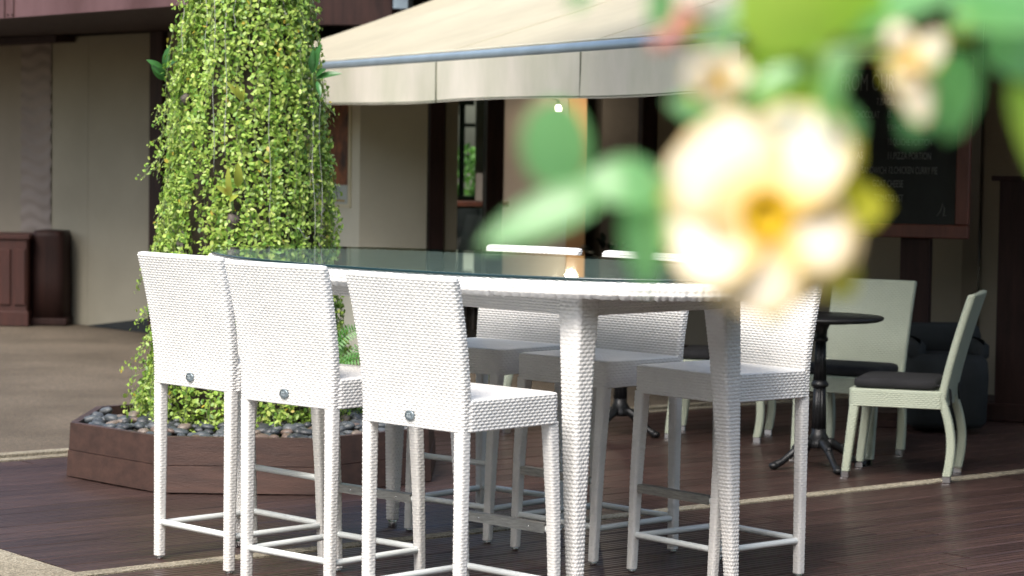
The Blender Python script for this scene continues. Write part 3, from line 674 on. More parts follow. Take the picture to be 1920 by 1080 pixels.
def blade(mb, base, tip, width, nrm, bend=0.15, fold=0.25, nu=10, nw=6, sharp=1.0, taper=0.6):
    base = np.asarray(base, float); tip = np.asarray(tip, float); d = tip - base; L = np.linalg.norm(d); d /= L
    nrm = np.asarray(nrm, float); y = np.cross(nrm, d); y /= np.linalg.norm(y) + 1e-9; z = np.cross(d, y)
    t = np.linspace(0, 1, nu); w = width * 0.5 * np.clip(np.sin(np.pi * t ** taper), 0, 1) ** (0.75 * sharp) + width * 0.012
    s = np.linspace(-1, 1, nw); P = np.zeros((nu, nw, 3))
    for i in range(nu):
        c_ = base + d * L * t[i] + z * bend * L * math.sin(math.pi * t[i])
        P[i] = c_ + np.outer(s * w[i], y) + np.outer(np.abs(s) ** 1.4 * w[i] * fold, z)
    return mb.grid(P)
def petal_mesh(*a, **k):
    mb = blade(MB(), *a, **k); nu_, nw_ = 14, 9; t = np.linspace(0, 1, nu_)[:, None].repeat(nw_, 1).reshape(-1)
    st_ = np.array([[0.90, 0.52, 0.02], [0.92, 0.66, 0.22], [0.93, 0.80, 0.55], [0.94, 0.88, 0.76], [0.94, 0.86, 0.72], [0.90, 0.64, 0.22]]); xs = [0, .22, .38, .55, .85, 1]
    sd_ = np.abs(np.linspace(-1, 1, nw_))[None].repeat(nu_, 0).reshape(-1, 1); cc_ = np.stack([np.interp(t, xs, st_[:, i]) for i in range(3)], 1)
    mb.c = [cc_ * (1 - sd_ ** 6 * .8) + np.array([0.90, 0.66, 0.24]) * sd_ ** 6 * .8]; return mb
def plant_leaf(par, base, tip, width, nrm, m, **k): return obj('leaf', blade(MB(), base, tip, width, nrm, **k), M[m], par)

# unseen limbs and leaf clumps, added overhead to shade the bistro side
CV, CCc = [], []
ends = []
for k in range(11):
    a_ = random.uniform(-math.pi, math.pi); e_ = np.array([1.65, -1.25, 4.45]) + np.array([math.cos(a_) * random.uniform(.6, 1.9), math.sin(a_) * random.uniform(.6, 1.7), random.uniform(-.4, .7)])
    m_ = np.array([0.4, -0.35, 3.6]) + RNG.standard_normal(3) * .15
    pts = [np.array([0, 0, 3.1]), np.array([0.06, -.08, 3.35]), m_, (m_ + e_) / 2 + [0, 0, .15], e_]; ends.append((m_, e_))
    obj('shade_limb', MB().tube(pts, [.12, .09, .055, .035, .012], 8), M['bark'], tree)
for k in range(9000):
    m_, e_ = random.choice(ends); t_ = random.uniform(.45, 1.15); p = m_ + (e_ - m_) * t_ + RNG.standard_normal(3) * [.34, .34, .2]
    if p[2] < 3.35: continue
    d = RNG.standard_normal(3); d[2] -= .4; d /= np.linalg.norm(d); y = np.cross(d, RNG.standard_normal(3)); y /= np.linalg.norm(y); l = random.uniform(.07, .12)
    CV.append([p, p + d * l * .5 + y * l * .25, p + d * l, p + d * l * .5 - y * l * .25]); CCc.append(np.array([.09, .20, .045]) * random.uniform(.6, 1.4))
mb = MB(); nn_ = len(CV); mb.v = [np.array(CV).reshape(-1, 3)]; mb.n = nn_ * 4; mb.c = [np.repeat(np.array(CCc), 4, 0)]; mb.f = [np.arange(nn_ * 4).reshape(-1, 4)]
tag(obj('shade_crown', mb, M['hedge'], tree), kind='stuff')

# epiphytic orchids on the trunk, fern at its foot
def orchid(name, label, uv, leaves, m='orchid', Yoff=0.0, stem=True):
    b = onv(*uv, 0.02) + [TX, TY, 0.15]; o = thing(name, label, 'plant', b)
    pts = None
    for (u0, v0), (u1, v1), w in leaves:
        Y = b[1] + Yoff; p0 = at(u0, v0, Y) - b; p1 = at(u1, v1, Y - 0.04) - b
        plant_leaf(o, p0, p1, w * 0.78, (random.uniform(-.4, .4), -1, random.uniform(0.2, .8)), m, bend=0.08, fold=0.18, taper=0.85)
    u0, v0 = leaves[0][0]; tp = at(u0, v0, b[1] + Yoff) - b
    obj('stem', MB().tube([(0, 0.04, -0.02), tp * 0.4 + [0, 0, -.01], tp], [0.008, 0.006, 0.004], 7), M['fg_stem'], o)
    return o
orchid('epiphytic_orchid', 'dark green broad-leaved orchid growing out left of the vine trunk beside the brown post', (330, 165),
       [((309, 130), (318, 84), 0.045), ((309, 132), (274, 112), 0.04), ((310, 140), (286, 128), 0.04), ((308, 150), (283, 120), 0.045), ((312, 128), (334, 112), 0.035)], Yoff=-0.22)
orchid('epiphytic_orchid', 'dark green long-leaved orchid on the vine trunk against the cream valance', (592, 175),
       [((586, 138), (602, 82), 0.05), ((584, 136), (588, 90), 0.035), ((592, 147), (642, 138), 0.042), ((592, 142), (612, 130), 0.04), ((594, 152), (601, 182), 0.028)], Yoff=-0.2)
orchid('epiphytic_orchid', 'yellowing orchid with upright leaves above the dark cut stub', (437, 395),
       [((434, 372), (428, 312), 0.038), ((446, 352), (446, 304), 0.05), ((430, 366), (404, 348), 0.035), ((430, 378), (448, 366), 0.032)], 'yellow_leaf', -0.03)
orchid('epiphytic_orchid', 'small orange-yellow leaved orchid high in the vine', (450, 195), [((454, 190), (444, 158), 0.03), ((450, 185), (424, 152), 0.028), ((455, 192), (459, 165), 0.02)], 'yellow_leaf', -0.03)
fb_ = np.array([-0.80, 10.55, 0.22]); fr = thing('fern', 'bright green fern with feathery fronds in the planter behind the stools', 'fern', fb_)
def frond(p0, p1, w, sag):
    mb = MB(); p0 = np.asarray(p0) - fb_; p1 = np.asarray(p1) - fb_; n = 15; d = p1 - p0
    c_ = [p0 + d * t + np.array([0, 0, sag * math.sin(math.pi * t)]) for t in np.linspace(0, 1, n)]
    y = np.cross(d / np.linalg.norm(d), (0.15, -0.9, 0.4)); y /= np.linalg.norm(y)
    for i in range(2, n):
        ww = w * math.sin(math.pi * (0.12 + 0.80 * i / n)) ** .7
        for s_ in (-1, 1): blade(mb, c_[i], c_[i] + y * s_ * ww + (c_[i] - c_[i - 1]) * .8, 0.0085, (0, -1, .5), 0.05, 0.1, 5, 3)
    mb.tube(c_, 0.0018, 5); obj('frond', mb, M['fern'], fr)
frond(at(612, 672, 10.55), at(676, 617, 10.42), 0.042, 0.03); frond(at(618, 690, 10.55), at(700, 676, 10.4), 0.04, 0.02); frond(at(616, 680, 10.55), at(640, 640, 10.5), 0.04, 0.0)
frond(fb_ + [0, 0, .1], fb_ + [.1, .25, .35], 0.04, 0.03); frond(fb_ + [0, 0, .1], fb_ + [-.1, -.1, .30], 0.035, 0.03)
obj('stem', MB().tube([(0, 0, -.03), (0, 0, 0.06), (-.02, 0, .12)], .012, 7), M['fg_stem'], fr)

# ---------------------------------------------------------------- bar stools
SW, SH = 0.228, 0.731
def make_stool():
    st = thing('bar_stool', '', 'bar stool', group='wicker bar stools')
    mb = MB(); wloft(mb, [(0, 0.0, SH - 0.098), (0, 0, SH)], SW, 0.203, 0.028, r1=0.010, su=6, sv=4); wtop(mb, SW - 0.012, 0.19, SH); obj('seat', mb, M['wicker'], st)
    zc = np.linspace(0.632, 1.10, 16); yc = -0.197 - 0.070 * np.clip((zc - 0.70) / 0.40, 0, 1) ** 1.6
    hw = 0.2225 + 0.0135 * ((zc - 0.632) / 0.468) ** 1.2
    bow = lambda x, X, t: -0.016 * (1 - (x / X) ** 2) * np.clip((t - 0.2) / 0.8, 0, 1)
    mb = MB(); wloft(mb, np.stack([0 * zc, yc, zc], 1), hw, 0.0195, 0.014, r1=0.014, bow=bow); obj('backrest', mb, M['wicker'], st)
    for sx in (-1, 1):
        mb = MB(); wloft(mb, [(sx * 0.2015, -0.200, 0.012), (sx * 0.203, -0.197, 0.45), (sx * 0.203, -0.197, 0.634)], [0.0165, 0.0190, 0.0200], [0.0165, 0.0190, 0.0198], 0.009, amp=0.0012)
        lg = obj('leg', mb, M['wicker'], st); obj('foot_glide', MB().lathe([(0.011, 0.0), (0.0135, 0.003), (0.0135, 0.014)], (sx * 0.2015, -0.2, 0), 12), M['chrome'], lg)
        mb = MB(); wloft(mb, [(sx * 0.2015, 0.221, 0.012), (sx * 0.203, 0.205, 0.35), (sx * 0.204, 0.182, 0.64)], [0.0155, 0.0185, 0.0215], [0.0155, 0.0185, 0.0215], 0.009, amp=0.0012)
        lg = obj('leg', mb, M['wicker'], st); obj('foot_glide', MB().lathe([(0.011, 0.0), (0.0135, 0.003), (0.0135, 0.014)], (sx * 0.2015, 0.221, 0), 12), M['chrome'], lg)
        obj('stretcher', wrap_bar(MB(), (sx * 0.202, -0.19, 0.128), (sx * 0.202, 0.206, 0.128), 0.0118), M['bar'], st)
    obj('stretcher', wrap_bar(MB(), (-0.19, -0.198, 0.133), (0.19, -0.198, 0.133), 0.0118), M['bar'], st)
    obj('stretcher', wrap_bar(MB(), (-0.19, 0.214, 0.133), (0.19, 0.214, 0.133), 0.0118), M['bar'], st)
    fr_ = obj('footrest', MB().tube([(-0.19, 0.2075, 0.298), (0, 0.2075, 0.298), (0.19, 0.2075, 0.298)], 0.0115, 12), M['bar'], st)
    mb = flat(MB().box((0, 0.2075, 0.3125), (0.178, 0.0145, 0.0015))); mb.box((0, 0.1925, 0.2985), (0.178, 0.0012, 0.0135)); mb.box((0, 0.2225, 0.2985), (0.178, 0.0012, 0.0135))
    pt = obj('metal_plate', mb, M['steel'], fr_)
    # oval badge low on the rear of the back
    by = -0.2245; bg_ = MB(); bp = [(0.0205 * math.cos(t), 0.0155 * math.sin(t)) for t in np.linspace(0, 2 * np.pi, 24, endpoint=False)]
    P = np.array([[(x * s_, by - d_, 0.668 + z * s_) for x, z in bp] for d_, s_ in ((-.006, 1), (0.0, 1), (.0014, .93))])
    bo = obj('badge', bg_.grid(P, cu=True, cap0=True, cap1=True), M['badge'], st)
    em = flat(MB()); em.box((0, by - .0018, 0.667), (.0095, .0006, .0007)); em.box((0, by - .0018, 0.6635), (.0085, .0006, .0007))
    for k, x in enumerate((-.008, -.004, .0, .004)): em.box((x + .002, by - .0018, 0.6725), (.0005, .0006, .0026), ax=[[math.cos(.55 * (-1) ** k), 0, math.sin(.55 * (-1) ** k)], [0, 1, 0], [-math.sin(.55 * (-1) ** k), 0, math.cos(.55 * (-1) ** k)]])
    obj('badge_emblem', em, M['badge_mark'], bo)
    for x in (-0.11, 0.11):
        o = obj('screw', MB().ell((x, 0.191, 0.299), (.0042, .002, .0042), 10, 4), M['chrome'], st)
    return st
stool = make_stool()
stool.location = (-0.593, 7.947, 0); stool.rotation_euler = (0, 0, -0.735); stool['label'] = 'white wicker bar stool in the middle of the row showing badged backs'
dup(stool, (-0.961, 8.447, 0), -0.795, 'white wicker bar stool with badged back beside the planter, footrest without metal plate', drop=('metal_plate', 'screw'))
dup(stool, (-0.150, 7.361, 0), -0.771, 'white wicker bar stool with badged back and open seat beside the thick table leg')
dup(stool, (-0.088, 9.188, 0), 2.435, 'white wicker bar stool across the glass table, facing the planter end', drop=('metal_plate', 'screw'))
dup(stool, (0.325, 8.759, 0), 2.335, 'middle white wicker bar stool of the row facing us across the table')
dup(stool, (0.735, 8.307, 0), 2.262, 'white wicker bar stool facing us next to the black bistro table')

# ---------------------------------------------------------------- the oval table
tb = thing('oval_bar_table', 'long oval white wicker bar table with teal glass top', 'table', (-0.12, 8.348, 0), -0.817)
TA, TB, TZ = 1.30, 0.654, 1.087
th = np.linspace(0, 2 * np.pi, 181)[:-1]; E2 = np.stack([np.cos(th), np.sin(th)], 1)
def ering(da, z): return np.concatenate([E2 * [TA + da, TB + da], np.full((180, 1), z)], 1)
gl = MB(); gl.add(ering(-0.001, TZ), [[tuple(range(180))]])
tag(obj('glass_top', flat(gl), M['glass'], tb))
obj('glass_edge', MB().grid(np.array([ering(-0.002, TZ - 0.010), ering(0.0, TZ - 0.009), ering(0.0, TZ - 0.002), ering(-0.003, TZ - 0.0005)]), cu=True), M['glass_edge'], tb)
P_per = 2 * np.pi * math.sqrt((TA ** 2 + TB ** 2) / 2); nc = round(P_per / 0.03); nv = nc * 5
cs, cn, _ = rr_loop(0.030, 0.026, 0.018, 36); rows_n = 12
tt = np.linspace(0, 2 * np.pi, nv, endpoint=False); Pm = np.zeros((nv, 36, 3)); ups = np.arange(36) / 3.0
for i, t in enumerate(tt):
    d = np.array([math.cos(t) * TB, math.sin(t) * TA]); d /= np.hypot(*d)
    c_ = np.array([math.cos(t) * (TA - 0.022), math.sin(t) * (TB - 0.022)])
    dsp = weave(np.full(36, i / 5.0), ups, 0.0034) + 0.0008 * math.sin(i * 0.9) + 0.0012 * RNG.standard_normal()
    q = cs + cn * np.asarray(dsp)[:, None]
    Pm[i] = np.stack([c_[0] + d[0] * q[:, 0], c_[1] + d[1] * q[:, 0], TZ - 0.039 + q[:, 1]], 1)
obj('rim', MB().grid(Pm[:, ::-1], cu=True, cv=True), M['wicker'], tb)
obj('table_top', flat(MB().add(np.concatenate([E2 * [TA - .03, TB - .03], np.full((180, 1), TZ - 0.0135)], 1), [[tuple(range(180))]])), M['wicker'], tb)
mb = MB(); wloft(mb, [(0, 0, TZ - 0.127), (0, 0, TZ - 0.062)], 0.885, 0.375, 0.03, su=4); obj('apron', mb, M['wicker'], tb)
for sx in (-1, 1):
    for sy in (-1, 1):
        mb = MB(); wloft(mb, [(sx * 0.881, sy * 0.370, 0.03), (sx * 0.868, sy * 0.364, 0.35), (sx * 0.852, sy * 0.348, 0.80), (sx * 0.845, sy * 0.338, 0.955), (sx * 0.845, sy * 0.336, TZ - .07)],
                         [0.020, 0.028, 0.040, 0.047, 0.049], [0.020, 0.028, 0.040, 0.045, 0.046], 0.014, pitch=0.0125, cell=0.019, amp=0.0028)
        lg = obj('leg', mb, M['wicker'], tb)
        obj('foot_cap', MB().lathe([(0.015, 0), (0.018, 0.003), (0.018, 0.034), (0.016, 0.036)], (sx * 0.881, sy * 0.370, 0), 16), M['chrome'], lg)

# ---------------------------------------------------------------- bistro chairs and tables
def make_chair(name, cat, m, group, su=4, sv=3):
    ch = thing(name, '', cat, group=group); k = dict(su=su, sv=sv)
    mb = MB(); wloft(mb, [(0, 0, 0.335), (0, 0, 0.415)], 0.212, 0.215, 0.025, r1=.008, **k); obj('seat', mb, M[m], ch)
    z = np.linspace(0.37, 0.86, 14); y = -0.205 - 0.125 * ((z - .37) / .49) ** 1.25
    mb = MB(); wloft(mb, np.stack([0 * z, y, z], 1), 0.205 + 0.012 * (z - .37) / .49, 0.017, 0.012, r1=.012, bow=lambda x, X, t: -0.012 * (1 - (x / X) ** 2) * t, **k); obj('backrest', mb, M[m], ch)
    for sx in (-1, 1):
        zz_ = np.linspace(0.03, 0.40, 12); yy = -0.235 - 0.0 * zz_ + 0.040 * np.clip((zz_ - .03) / .37, 0, 1) ** 1.5 - 0.045 * np.sin(np.pi * ((zz_ - .03) / .37)) * 0.6
        mb = MB(); wloft(mb, np.stack([0 * zz_ + sx * 0.186, yy, zz_], 1), 0.0185, 0.0185, 0.008, **k); l = obj('leg', mb, M[m], ch)
        obj('foot_cap', flat(MB().box((sx * .186, yy[0], .016), (.019, .019, .016), bev=.003)), M['chrome'], l)
        mb = MB(); wloft(mb, [(sx * 0.19, 0.225, 0.03), (sx * 0.19, 0.19, 0.34)], [0.017, 0.021], [0.017, 0.021], 0.008, **k); l = obj('leg', mb, M[m], ch)
        obj('foot_cap', flat(MB().box((sx * .19, .226, .016), (.0175, .0175, .016), bev=.003)), M['chrome'], l)
    mb = MB(); P = []
    for zc_, i_ in ((0.418, .012), (0.424, 0.002), (0.440, 0.0), (0.455, 0.004), (0.463, .02), (0.466, .06)):
        p, nn, _ = rr_loop(0.198 - i_, 0.19 - i_, 0.04, 48); P.append(np.concatenate([p + [0, .012], np.full((48, 1), zc_)], 1))
    cu = obj('cushion', mb.grid(np.array(P), cu=True, cap0=True, cap1=True), M['black_fabric'], ch); tag(cu, 'black seat cushion tied at the back')
    for sx in (-1, 1):
        tm = MB().tube([(sx * .17, -.17, .44), (sx * .165, -.225, .435), (sx * .15, -.236, .42), (sx * .155, -.238, .38), (sx * .14, -.24, .355), (sx * .13, -.238, .385), (sx * .15, -.236, .42)], .005, 6)
        obj('tie', tm, M['black_fabric'], cu)
    return ch
chair = make_chair('bistro_chair', 'chair', 'sage', 'bistro chairs')
chair.location = (1.815, 10.985, 0); chair.rotation_euler = (0, 0, R(72)); chair['label'] = 'pale green wicker chair in profile with black cushion, back to the brown partition'
dup(chair, (1.655, 11.60, 0), R(152), 'pale green wicker chair facing us behind the black bistro table')
dup(chair, (1.085, 12.37, 0), R(75), 'pale wicker chair half hidden behind the stools, back towards the bistro chairs')
dup(chair, (0.15, 12.62, 0), R(-72), 'pale wicker chair half hidden behind the stools, backed towards the door')

def make_bistro():
    t = thing('bistro_table', '', 'table', group='cast iron bistro tables')
    obj('table_top', MB().lathe([(0.0, .700), (0.27, .700), (0.278, .703), (0.29, .708), (0.292, .716), (0.288, .722), (0.0, .722)], n=48), M['iron'], t)
    obj('top_plate', MB().lathe([(0.02, .688), (.16, .690), (.17, .699), (.02, .699)], n=32), M['iron'], t)
    pr = [(.052, .10), (.052, .125), (.042, .14), (.046, .15), (.036, .165), (.034, .19)]
    mb = MB().lathe(pr, n=24); mb.lathe([(.033, .188), (.027, .385)], n=40, flute=.10, nf=10)
    mb.lathe([(.028, .383), (.040, .39), (.042, .40), (.036, .41), (.030, .42)], n=24); mb.lathe([(.029, .418), (.023, .60)], n=40, flute=.10, nf=10)
    mb.lathe([(.024, .598), (.035, .605), (.035, .617), (.027, .625), (.03, .655), (.042, .68), (.05, .69)], n=24); obj('pedestal', mb, M['iron'], t)
    for k in range(4):
        a_ = R(45 + 90 * k); c_, s_ = math.cos(a_), math.sin(a_); pr = [(.03, .125, .030), (.07, .118, .030), (.11, .095, .024), (.15, .062, .020), (.185, .036, .020), (.215, .022, .024), (.245, .014, .014)]
        mb = MB().tube([(c_ * r_, s_ * r_, z) for r_, z, w in pr], [w * .8 for _, _, w in pr], 9)
        mb.ell((c_ * .06, s_ * .06, .125), (.024, .024, .02), 8, 5); mb.ell((c_ * .225, s_ * .225, .018), (.026, .026, .018), 10, 5); mb.ell((c_ * .12, s_ * .12, .10), (.016, .016, .018), 8, 5)
        obj('foot', mb, M['iron'], t)
    return t
bt = make_bistro(); bt.location = (1.455, 11.18, 0); bt.rotation_euler = (0, 0, R(-28)); bt['label'] = 'round black cast iron bistro table between the two pale green chairs'
dup(bt, (0.575, 12.42, 0), R(8), 'round black cast iron bistro table half hidden behind the bar stools')

# ---------------------------------------------------------------- chalkboard sign
cb0 = at(1712, 560, 13.0); cbr = R(-23)
cb = thing('chalkboard_sign', 'black chalkboard menu in a red-brown wooden frame on a post', 'sign', (cb0[0], 13.0, 0), cbr)
obj('post', flat(MB().box((0, 0.05, 0.62), (0.082, 0.035, 0.62), bev=.004)), M['wood'], cb)
obj('base', flat(MB().box((0, 0.05, 0.02), (0.25, 0.2, 0.02), bev=.004)), M['wood'], cb)
xr = 0.298; xl = -0.62; zb = 1.032; zt = 2.02; fw = 0.075
obj('board', flat(MB().box(((xl + xr) / 2, 0.0, (zb + zt) / 2), ((xr - xl) / 2 - .02, 0.008, (zt - zb) / 2 - .02))), M['slate'], cb)
def frame_bar(cx, cz, hx, hz): obj('frame_bar', flat(MB().box((cx, -0.005, cz), (hx, 0.022, hz), bev=.006)), M['red_wood'], cb)
frame_bar((xl + xr) / 2, zb + fw / 2, (xr - xl) / 2, fw / 2); frame_bar((xl + xr) / 2, zt - fw / 2, (xr - xl) / 2, fw / 2)
frame_bar(xr - fw / 2, (zb + zt) / 2, fw / 2, (zt - zb) / 2 - fw - .001); frame_bar(xl + fw / 2, (zb + zt) / 2, fw / 2, (zt - zb) / 2 - fw - .001)
def text(par, s_, x, z, size, m, sx=0.8, y=-0.0105, name='lettering'):
    cu = bpy.data.curves.new('t', 'FONT'); cu.body = s_; cu.size = size; cu.extrude = 0.0004; cu.resolution_u = 3
    o = bpy.data.objects.new('t', cu); C.objects.link(o); dg = bpy.context.evaluated_depsgraph_get(); me = bpy.data.meshes.new_from_object(o.evaluated_get(dg)); bpy.data.objects.remove(o)
    me.materials.clear(); me.materials.append(m); q = obj(name, me, None, par); q.location = (x, y, z); q.rotation_euler = (math.pi / 2, 0, 0); q.scale = (sx, 1, 1); return q
cs_, sn_ = math.cos(cbr), math.sin(cbr)
def board_xz(u, v):
    n_ = np.array([sn_, -cs_]); p = on_wall(u, v, (cb0[0], 13.0), n_); return (p[0] - cb0[0]) * cs_ + (p[1] - 13.0) * sn_, p[2]
for s_, u, v, hpx, wpx in (('FROM OUR', 1574, 170, 34, 105), ('7.BAGEL', 1644, 197, 14, 36), ('AU CHOCOLAT', 1590, 221, 14, 60), ('8.', 1664, 221, 14, 10), ('9.WHOLE CHICKEN', 1664, 246, 14, 80),
                      ('TTE', 1598, 272, 14, 16), ('10.QUICHE PORTION', 1664, 272, 14, 84), ('AS', 1606, 297, 14, 12), ('11.PIZZA PORTION', 1664, 298, 14, 82), ('SANDWICH', 1616, 325, 14, 46), ('12.CHICKEN CURRY PIE', 1666, 325, 14, 92),
                      ('GOAT CHEESE', 1636, 350, 14, 58), ('TOMATO 1ST', 1638, 377, 14, 56)):
    x, z = board_xz(u, v); x1, _ = board_xz(u + wpx, v); q = text(cb, s_, x, z, hpx * 13.0 / F_PX * 1.35, M['chalk'], 1.0)
    q.scale = ((x1 - x) / max(v_.co.x for v_ in q.data.vertices), 1, 1)
x, z = board_xz(1768, 395)
obj('chalk_drawing', MB().tube([(x - .03, -.011, z - .03), (x - .01, -.011, z), (x, -.011, z + .04), (x + .012, -.011, z + .01), (x + .006, -.011, z - .03), (x + .02, -.011, z - .025)], .0025, 5), M['chalk'], cb)

# wood partition at the far right, glazed door frame behind it
pt0 = at(1868, 600, 13.35)
pa = thing('wooden_partition', 'dark brown wooden partition panel beside the chalkboard', 'partition', (pt0[0], 13.35, 0), R(-14))
for k in range(6): obj('board', flat(MB().box((0.11 + 0.221 * k, 0, 0.72), (0.109, 0.03, 0.63), bev=.004)), M['wood'], pa)
obj('plinth', flat(MB().box((0.62, 0, 0.05), (0.70, 0.06, 0.05), bev=.006)), M['wood'], pa)
obj('top_rail', flat(MB().box((0.62, 0, 1.36), (0.665, 0.035, 0.015), bev=.004)), M['wood'], pa)
gd = thing('glass_door', 'glazed door with beige post and reflections behind the chalkboard', 'door', (0, 0, 0))
ga = at(1806, 400, 13.75); 
wall_box('door_post', (ga[0], 13.75), (ga[0] + 0.085, 13.72), 0, 2.9, 0.09, M['wall_dim'], parent=gd)
wall_box('window_pane', (ga[0] + .087, 13.74), (ga[0] + .95, 13.52), 0.03, 2.88, 0.008, M['pane'], parent=gd)
wall_box('mullion', (ga[0] + .245, 13.69), (ga[0] + .262, 13.685), 0.03, 2.88, 0.04, M['wood'], parent=gd)
tx = text(gd, 'n', 0, 0, 0.06, M['ink'], 1.0, name='painted_letter'); p = at(1807, 290, 13.735); tx.location = (p[0] + .004, 13.742, p[2]); tx.scale = (1, 1, 1)
# purple upholstered chair, dark tub chair, orchid pot
p = at(1812, 640, 14.6); pch = thing('upholstered_chair', 'purple upholstered chair with pale legs behind the glass door', 'chair', (p[0], 14.6, 0), R(165))
obj('backrest', MB().box((0, -.2, .80), (.19, .03, .26), bev=.03), M['purple'], pch); obj('seat', MB().box((0, .02, .48), (.21, .22, .05), bev=.03), M['purple'], pch)
for sx in (-1, 1):
    for sy in (-1, 1): obj('leg', flat(MB().box((sx * .18, sy * .18, .22), (.018, .018, .22), bev=.003)), M['sage'], pch)
p = at(1775, 760, 12.75); tc_ = thing('tub_chair', 'low black rounded tub chair in the shade behind the profile chair', 'armchair', (p[0], 12.85, 0))
mb = MB(); Pq = []
for z, s_ in ((.03, .9), (.06, 1), (.30, 1.03), (.38, 1.0), (.42, .9)): q, _, _ = rr_loop(.21 * s_, .22 * s_, .09, 32); Pq.append(np.concatenate([q, np.full((32, 1), z)], 1))
obj('base', mb.grid(np.array(Pq), cu=True, cap0=True, cap1=True), M['char'], tc_)
mb = MB(); Pq = []
for z, s_ in ((.36, 1.0), (.5, 1.04), (.55, .98), (.57, .85)): q, _, _ = rr_loop(.215 * s_, .06 * s_, .05, 32); Pq.append(np.concatenate([q + [0, .16], np.full((32, 1), z)], 1))
obj('backrest', mb.grid(np.array(Pq), cu=True, cap0=True, cap1=True), M['char'], tc_)
for sx in (-1, 1): obj('armrest', MB().box((sx * .17, 0, .44), (.045, .16, .06), bev=.03), M['char'], tc_)
p = at(1846, 560, 14.0); op = thing('potted_orchid', 'white orchid in a tall dark vase beside the glass door', 'plant', (p[0], 14.0, 0))
obj('stand', flat(MB().box((0, 0, .40), (.10, .10, .40), bev=.006)), M['dark_wall'], op)
obj('vase', MB().lathe([(.05, .80), (.06, .82), (.045, 1.0), (.035, 1.25), (.045, 1.40), (.04, 1.40)], n=20), M['pot'], op)
for k in range(7):
    a_ = R(40 * k + 20); b0 = np.array([0, 0, 1.38]); tip = b0 + [0.13 * math.cos(a_), 0.10 * math.sin(a_) - .05, random.uniform(-.28, .12)]
    obj('stem', MB().tube([b0, (b0 + tip) / 2 + [0, 0, .10], tip], .003, 5), M['fg_stem'], op)
    f_ = MB()
    for j in range(5):
        t_ = R(72 * j + 10 * k); blade(f_, tip, tip + [.035 * math.cos(t_), -.01, .035 * math.sin(t_)], .026, (0, -1, 0.1), .1, .1, 5, 3)
    obj('flower', f_, M['orchid_white'], op)

# interior pieces seen through the doorway
p = at(1047, 205, 20.2); lamp = thing('wall_lamp', 'small lit globe lamp glowing beside the ochre column', 'lamp', (p[0], 20.3, p[2]))
obj('globe', MB().ell((0, 0, 0), (.026, .026, .036), 14, 8), M['lamp'], lamp); obj('bracket', MB().tube([(0, 0.02, .05), (0, .1, .07), (0, .27, .07)], .008, 6), M['iron'], lamp)
pl_ = bpy.data.lights.new('lamp_light', 'POINT'); pl_.energy = 5; pl_.color = (1, .86, .66); pl_.shadow_soft_size = .05
po_ = bpy.data.objects.new('lamp_light', pl_); C.objects.link(po_); po_.location = (0.13, -0.10, -.05); po_.parent = lamp
p = at(882, 500, 20.0); ic = thing('dining_table', 'dark dining table inside the cafe doorway', 'table', (p[0], 20.2, 0))
obj('table_top', flat(MB().box((0, 0, 1.02), (.32, .25, .02), bev=.004)), M['red_wood'], ic)
for sx in (-1, 1): obj('leg', flat(MB().box((sx * .22, 0, .5), (.03, .2, .5), bev=.004)), M['wood'], ic)
p = at(905, 500, 20.0); mn = thing('menu_stand', 'pink-beige menu card leaning on the table in the doorway', 'menu', (p[0], 20.15, 1.041))
obj('card', flat(MB().box((0, 0, .12), (.07, .006, .12), ax=[[1, 0, 0], [0, .97, -.24], [0, .24, .97]])), M['wavy'], mn); obj('base', flat(MB().box((0, .03, .005), (.06, .05, .005))), M['wood'], mn)
for u, lab in ((868, 'dark dining chair inside the doorway under the bright window'), (893, 'dark dining chair inside the doorway beside the brown post')):
    p = at(u, 500, 19.3); dc = thing('dining_chair', lab, 'chair', (p[0], 19.3, 0), R(170))
    obj('backrest', MB().box((0, -.19, .78), (.09, .02, .22), bev=.015), M['char'], dc); obj('seat', MB().box((0, 0, .47), (.10, .2, .03), bev=.015), M['char'], dc)
    for sx in (-1, 1):
        for sy in (-1, 1): obj('leg', flat(MB().box((sx * .08, sy * .17, .22), (.014, .014, .22))), M['wood'], dc)
p = at(1140, 470, 19.0); ip = thing('house_plant', 'dark leafy house plant in the unlit doorway', 'plant', (p[0], 19.0, 0))
obj('pot', MB().lathe([(.09, 0), (.12, .5), (.11, .5), (.10, .46)], n=20), M['pot'], ip)
for k in range(22):
    a_ = random.uniform(0, 6.28); e_ = random.uniform(.1, 1.3); t_ = np.array([math.cos(a_) * math.cos(e_), math.sin(a_) * math.cos(e_), math.sin(e_)]); b0 = np.array([0, 0, .62]); q = b0 + t_ * random.uniform(.08, .16)
    plant_leaf(ip, q, q + t_ * .11 + [0, 0, -.03], .05, (0, -.5, 1), 'leaf_dark')
obj('stem', MB().tube([(0, 0, .46), (0, 0, .65)], .012, 6), M['stem'], ip)
# hedge outside the rear window
LVh, LCh = [], []
for k in range(5000):
    p = np.array([random.uniform(-2.2, 1.0), 28 + random.uniform(-.5, .5), random.uniform(0, 1.5)]); d = RNG.standard_normal(3); y = np.cross(d, RNG.standard_normal(3)); d /= np.linalg.norm(d); y /= np.linalg.norm(y)
    LVh.append([p, p + .05 * d + .03 * y, p + .1 * d, p + .05 * d - .03 * y]); LCh.append(np.array([.10, .24, .04]) * random.uniform(.6, 1.5))
mb = MB(); mb.v = [np.array(LVh).reshape(-1, 3)]; mb.n = 20000; mb.c = [np.repeat(np.array(LCh), 4, 0)]; mb.f = [np.arange(20000).reshape(-1, 4)]
hd = thing('hedge_mass', 'sunlit green hedge seen through the narrow rear window', 'hedge', (0, 0, 0)); tag(obj('foliage', mb, M['hedge'], hd), kind='stuff')

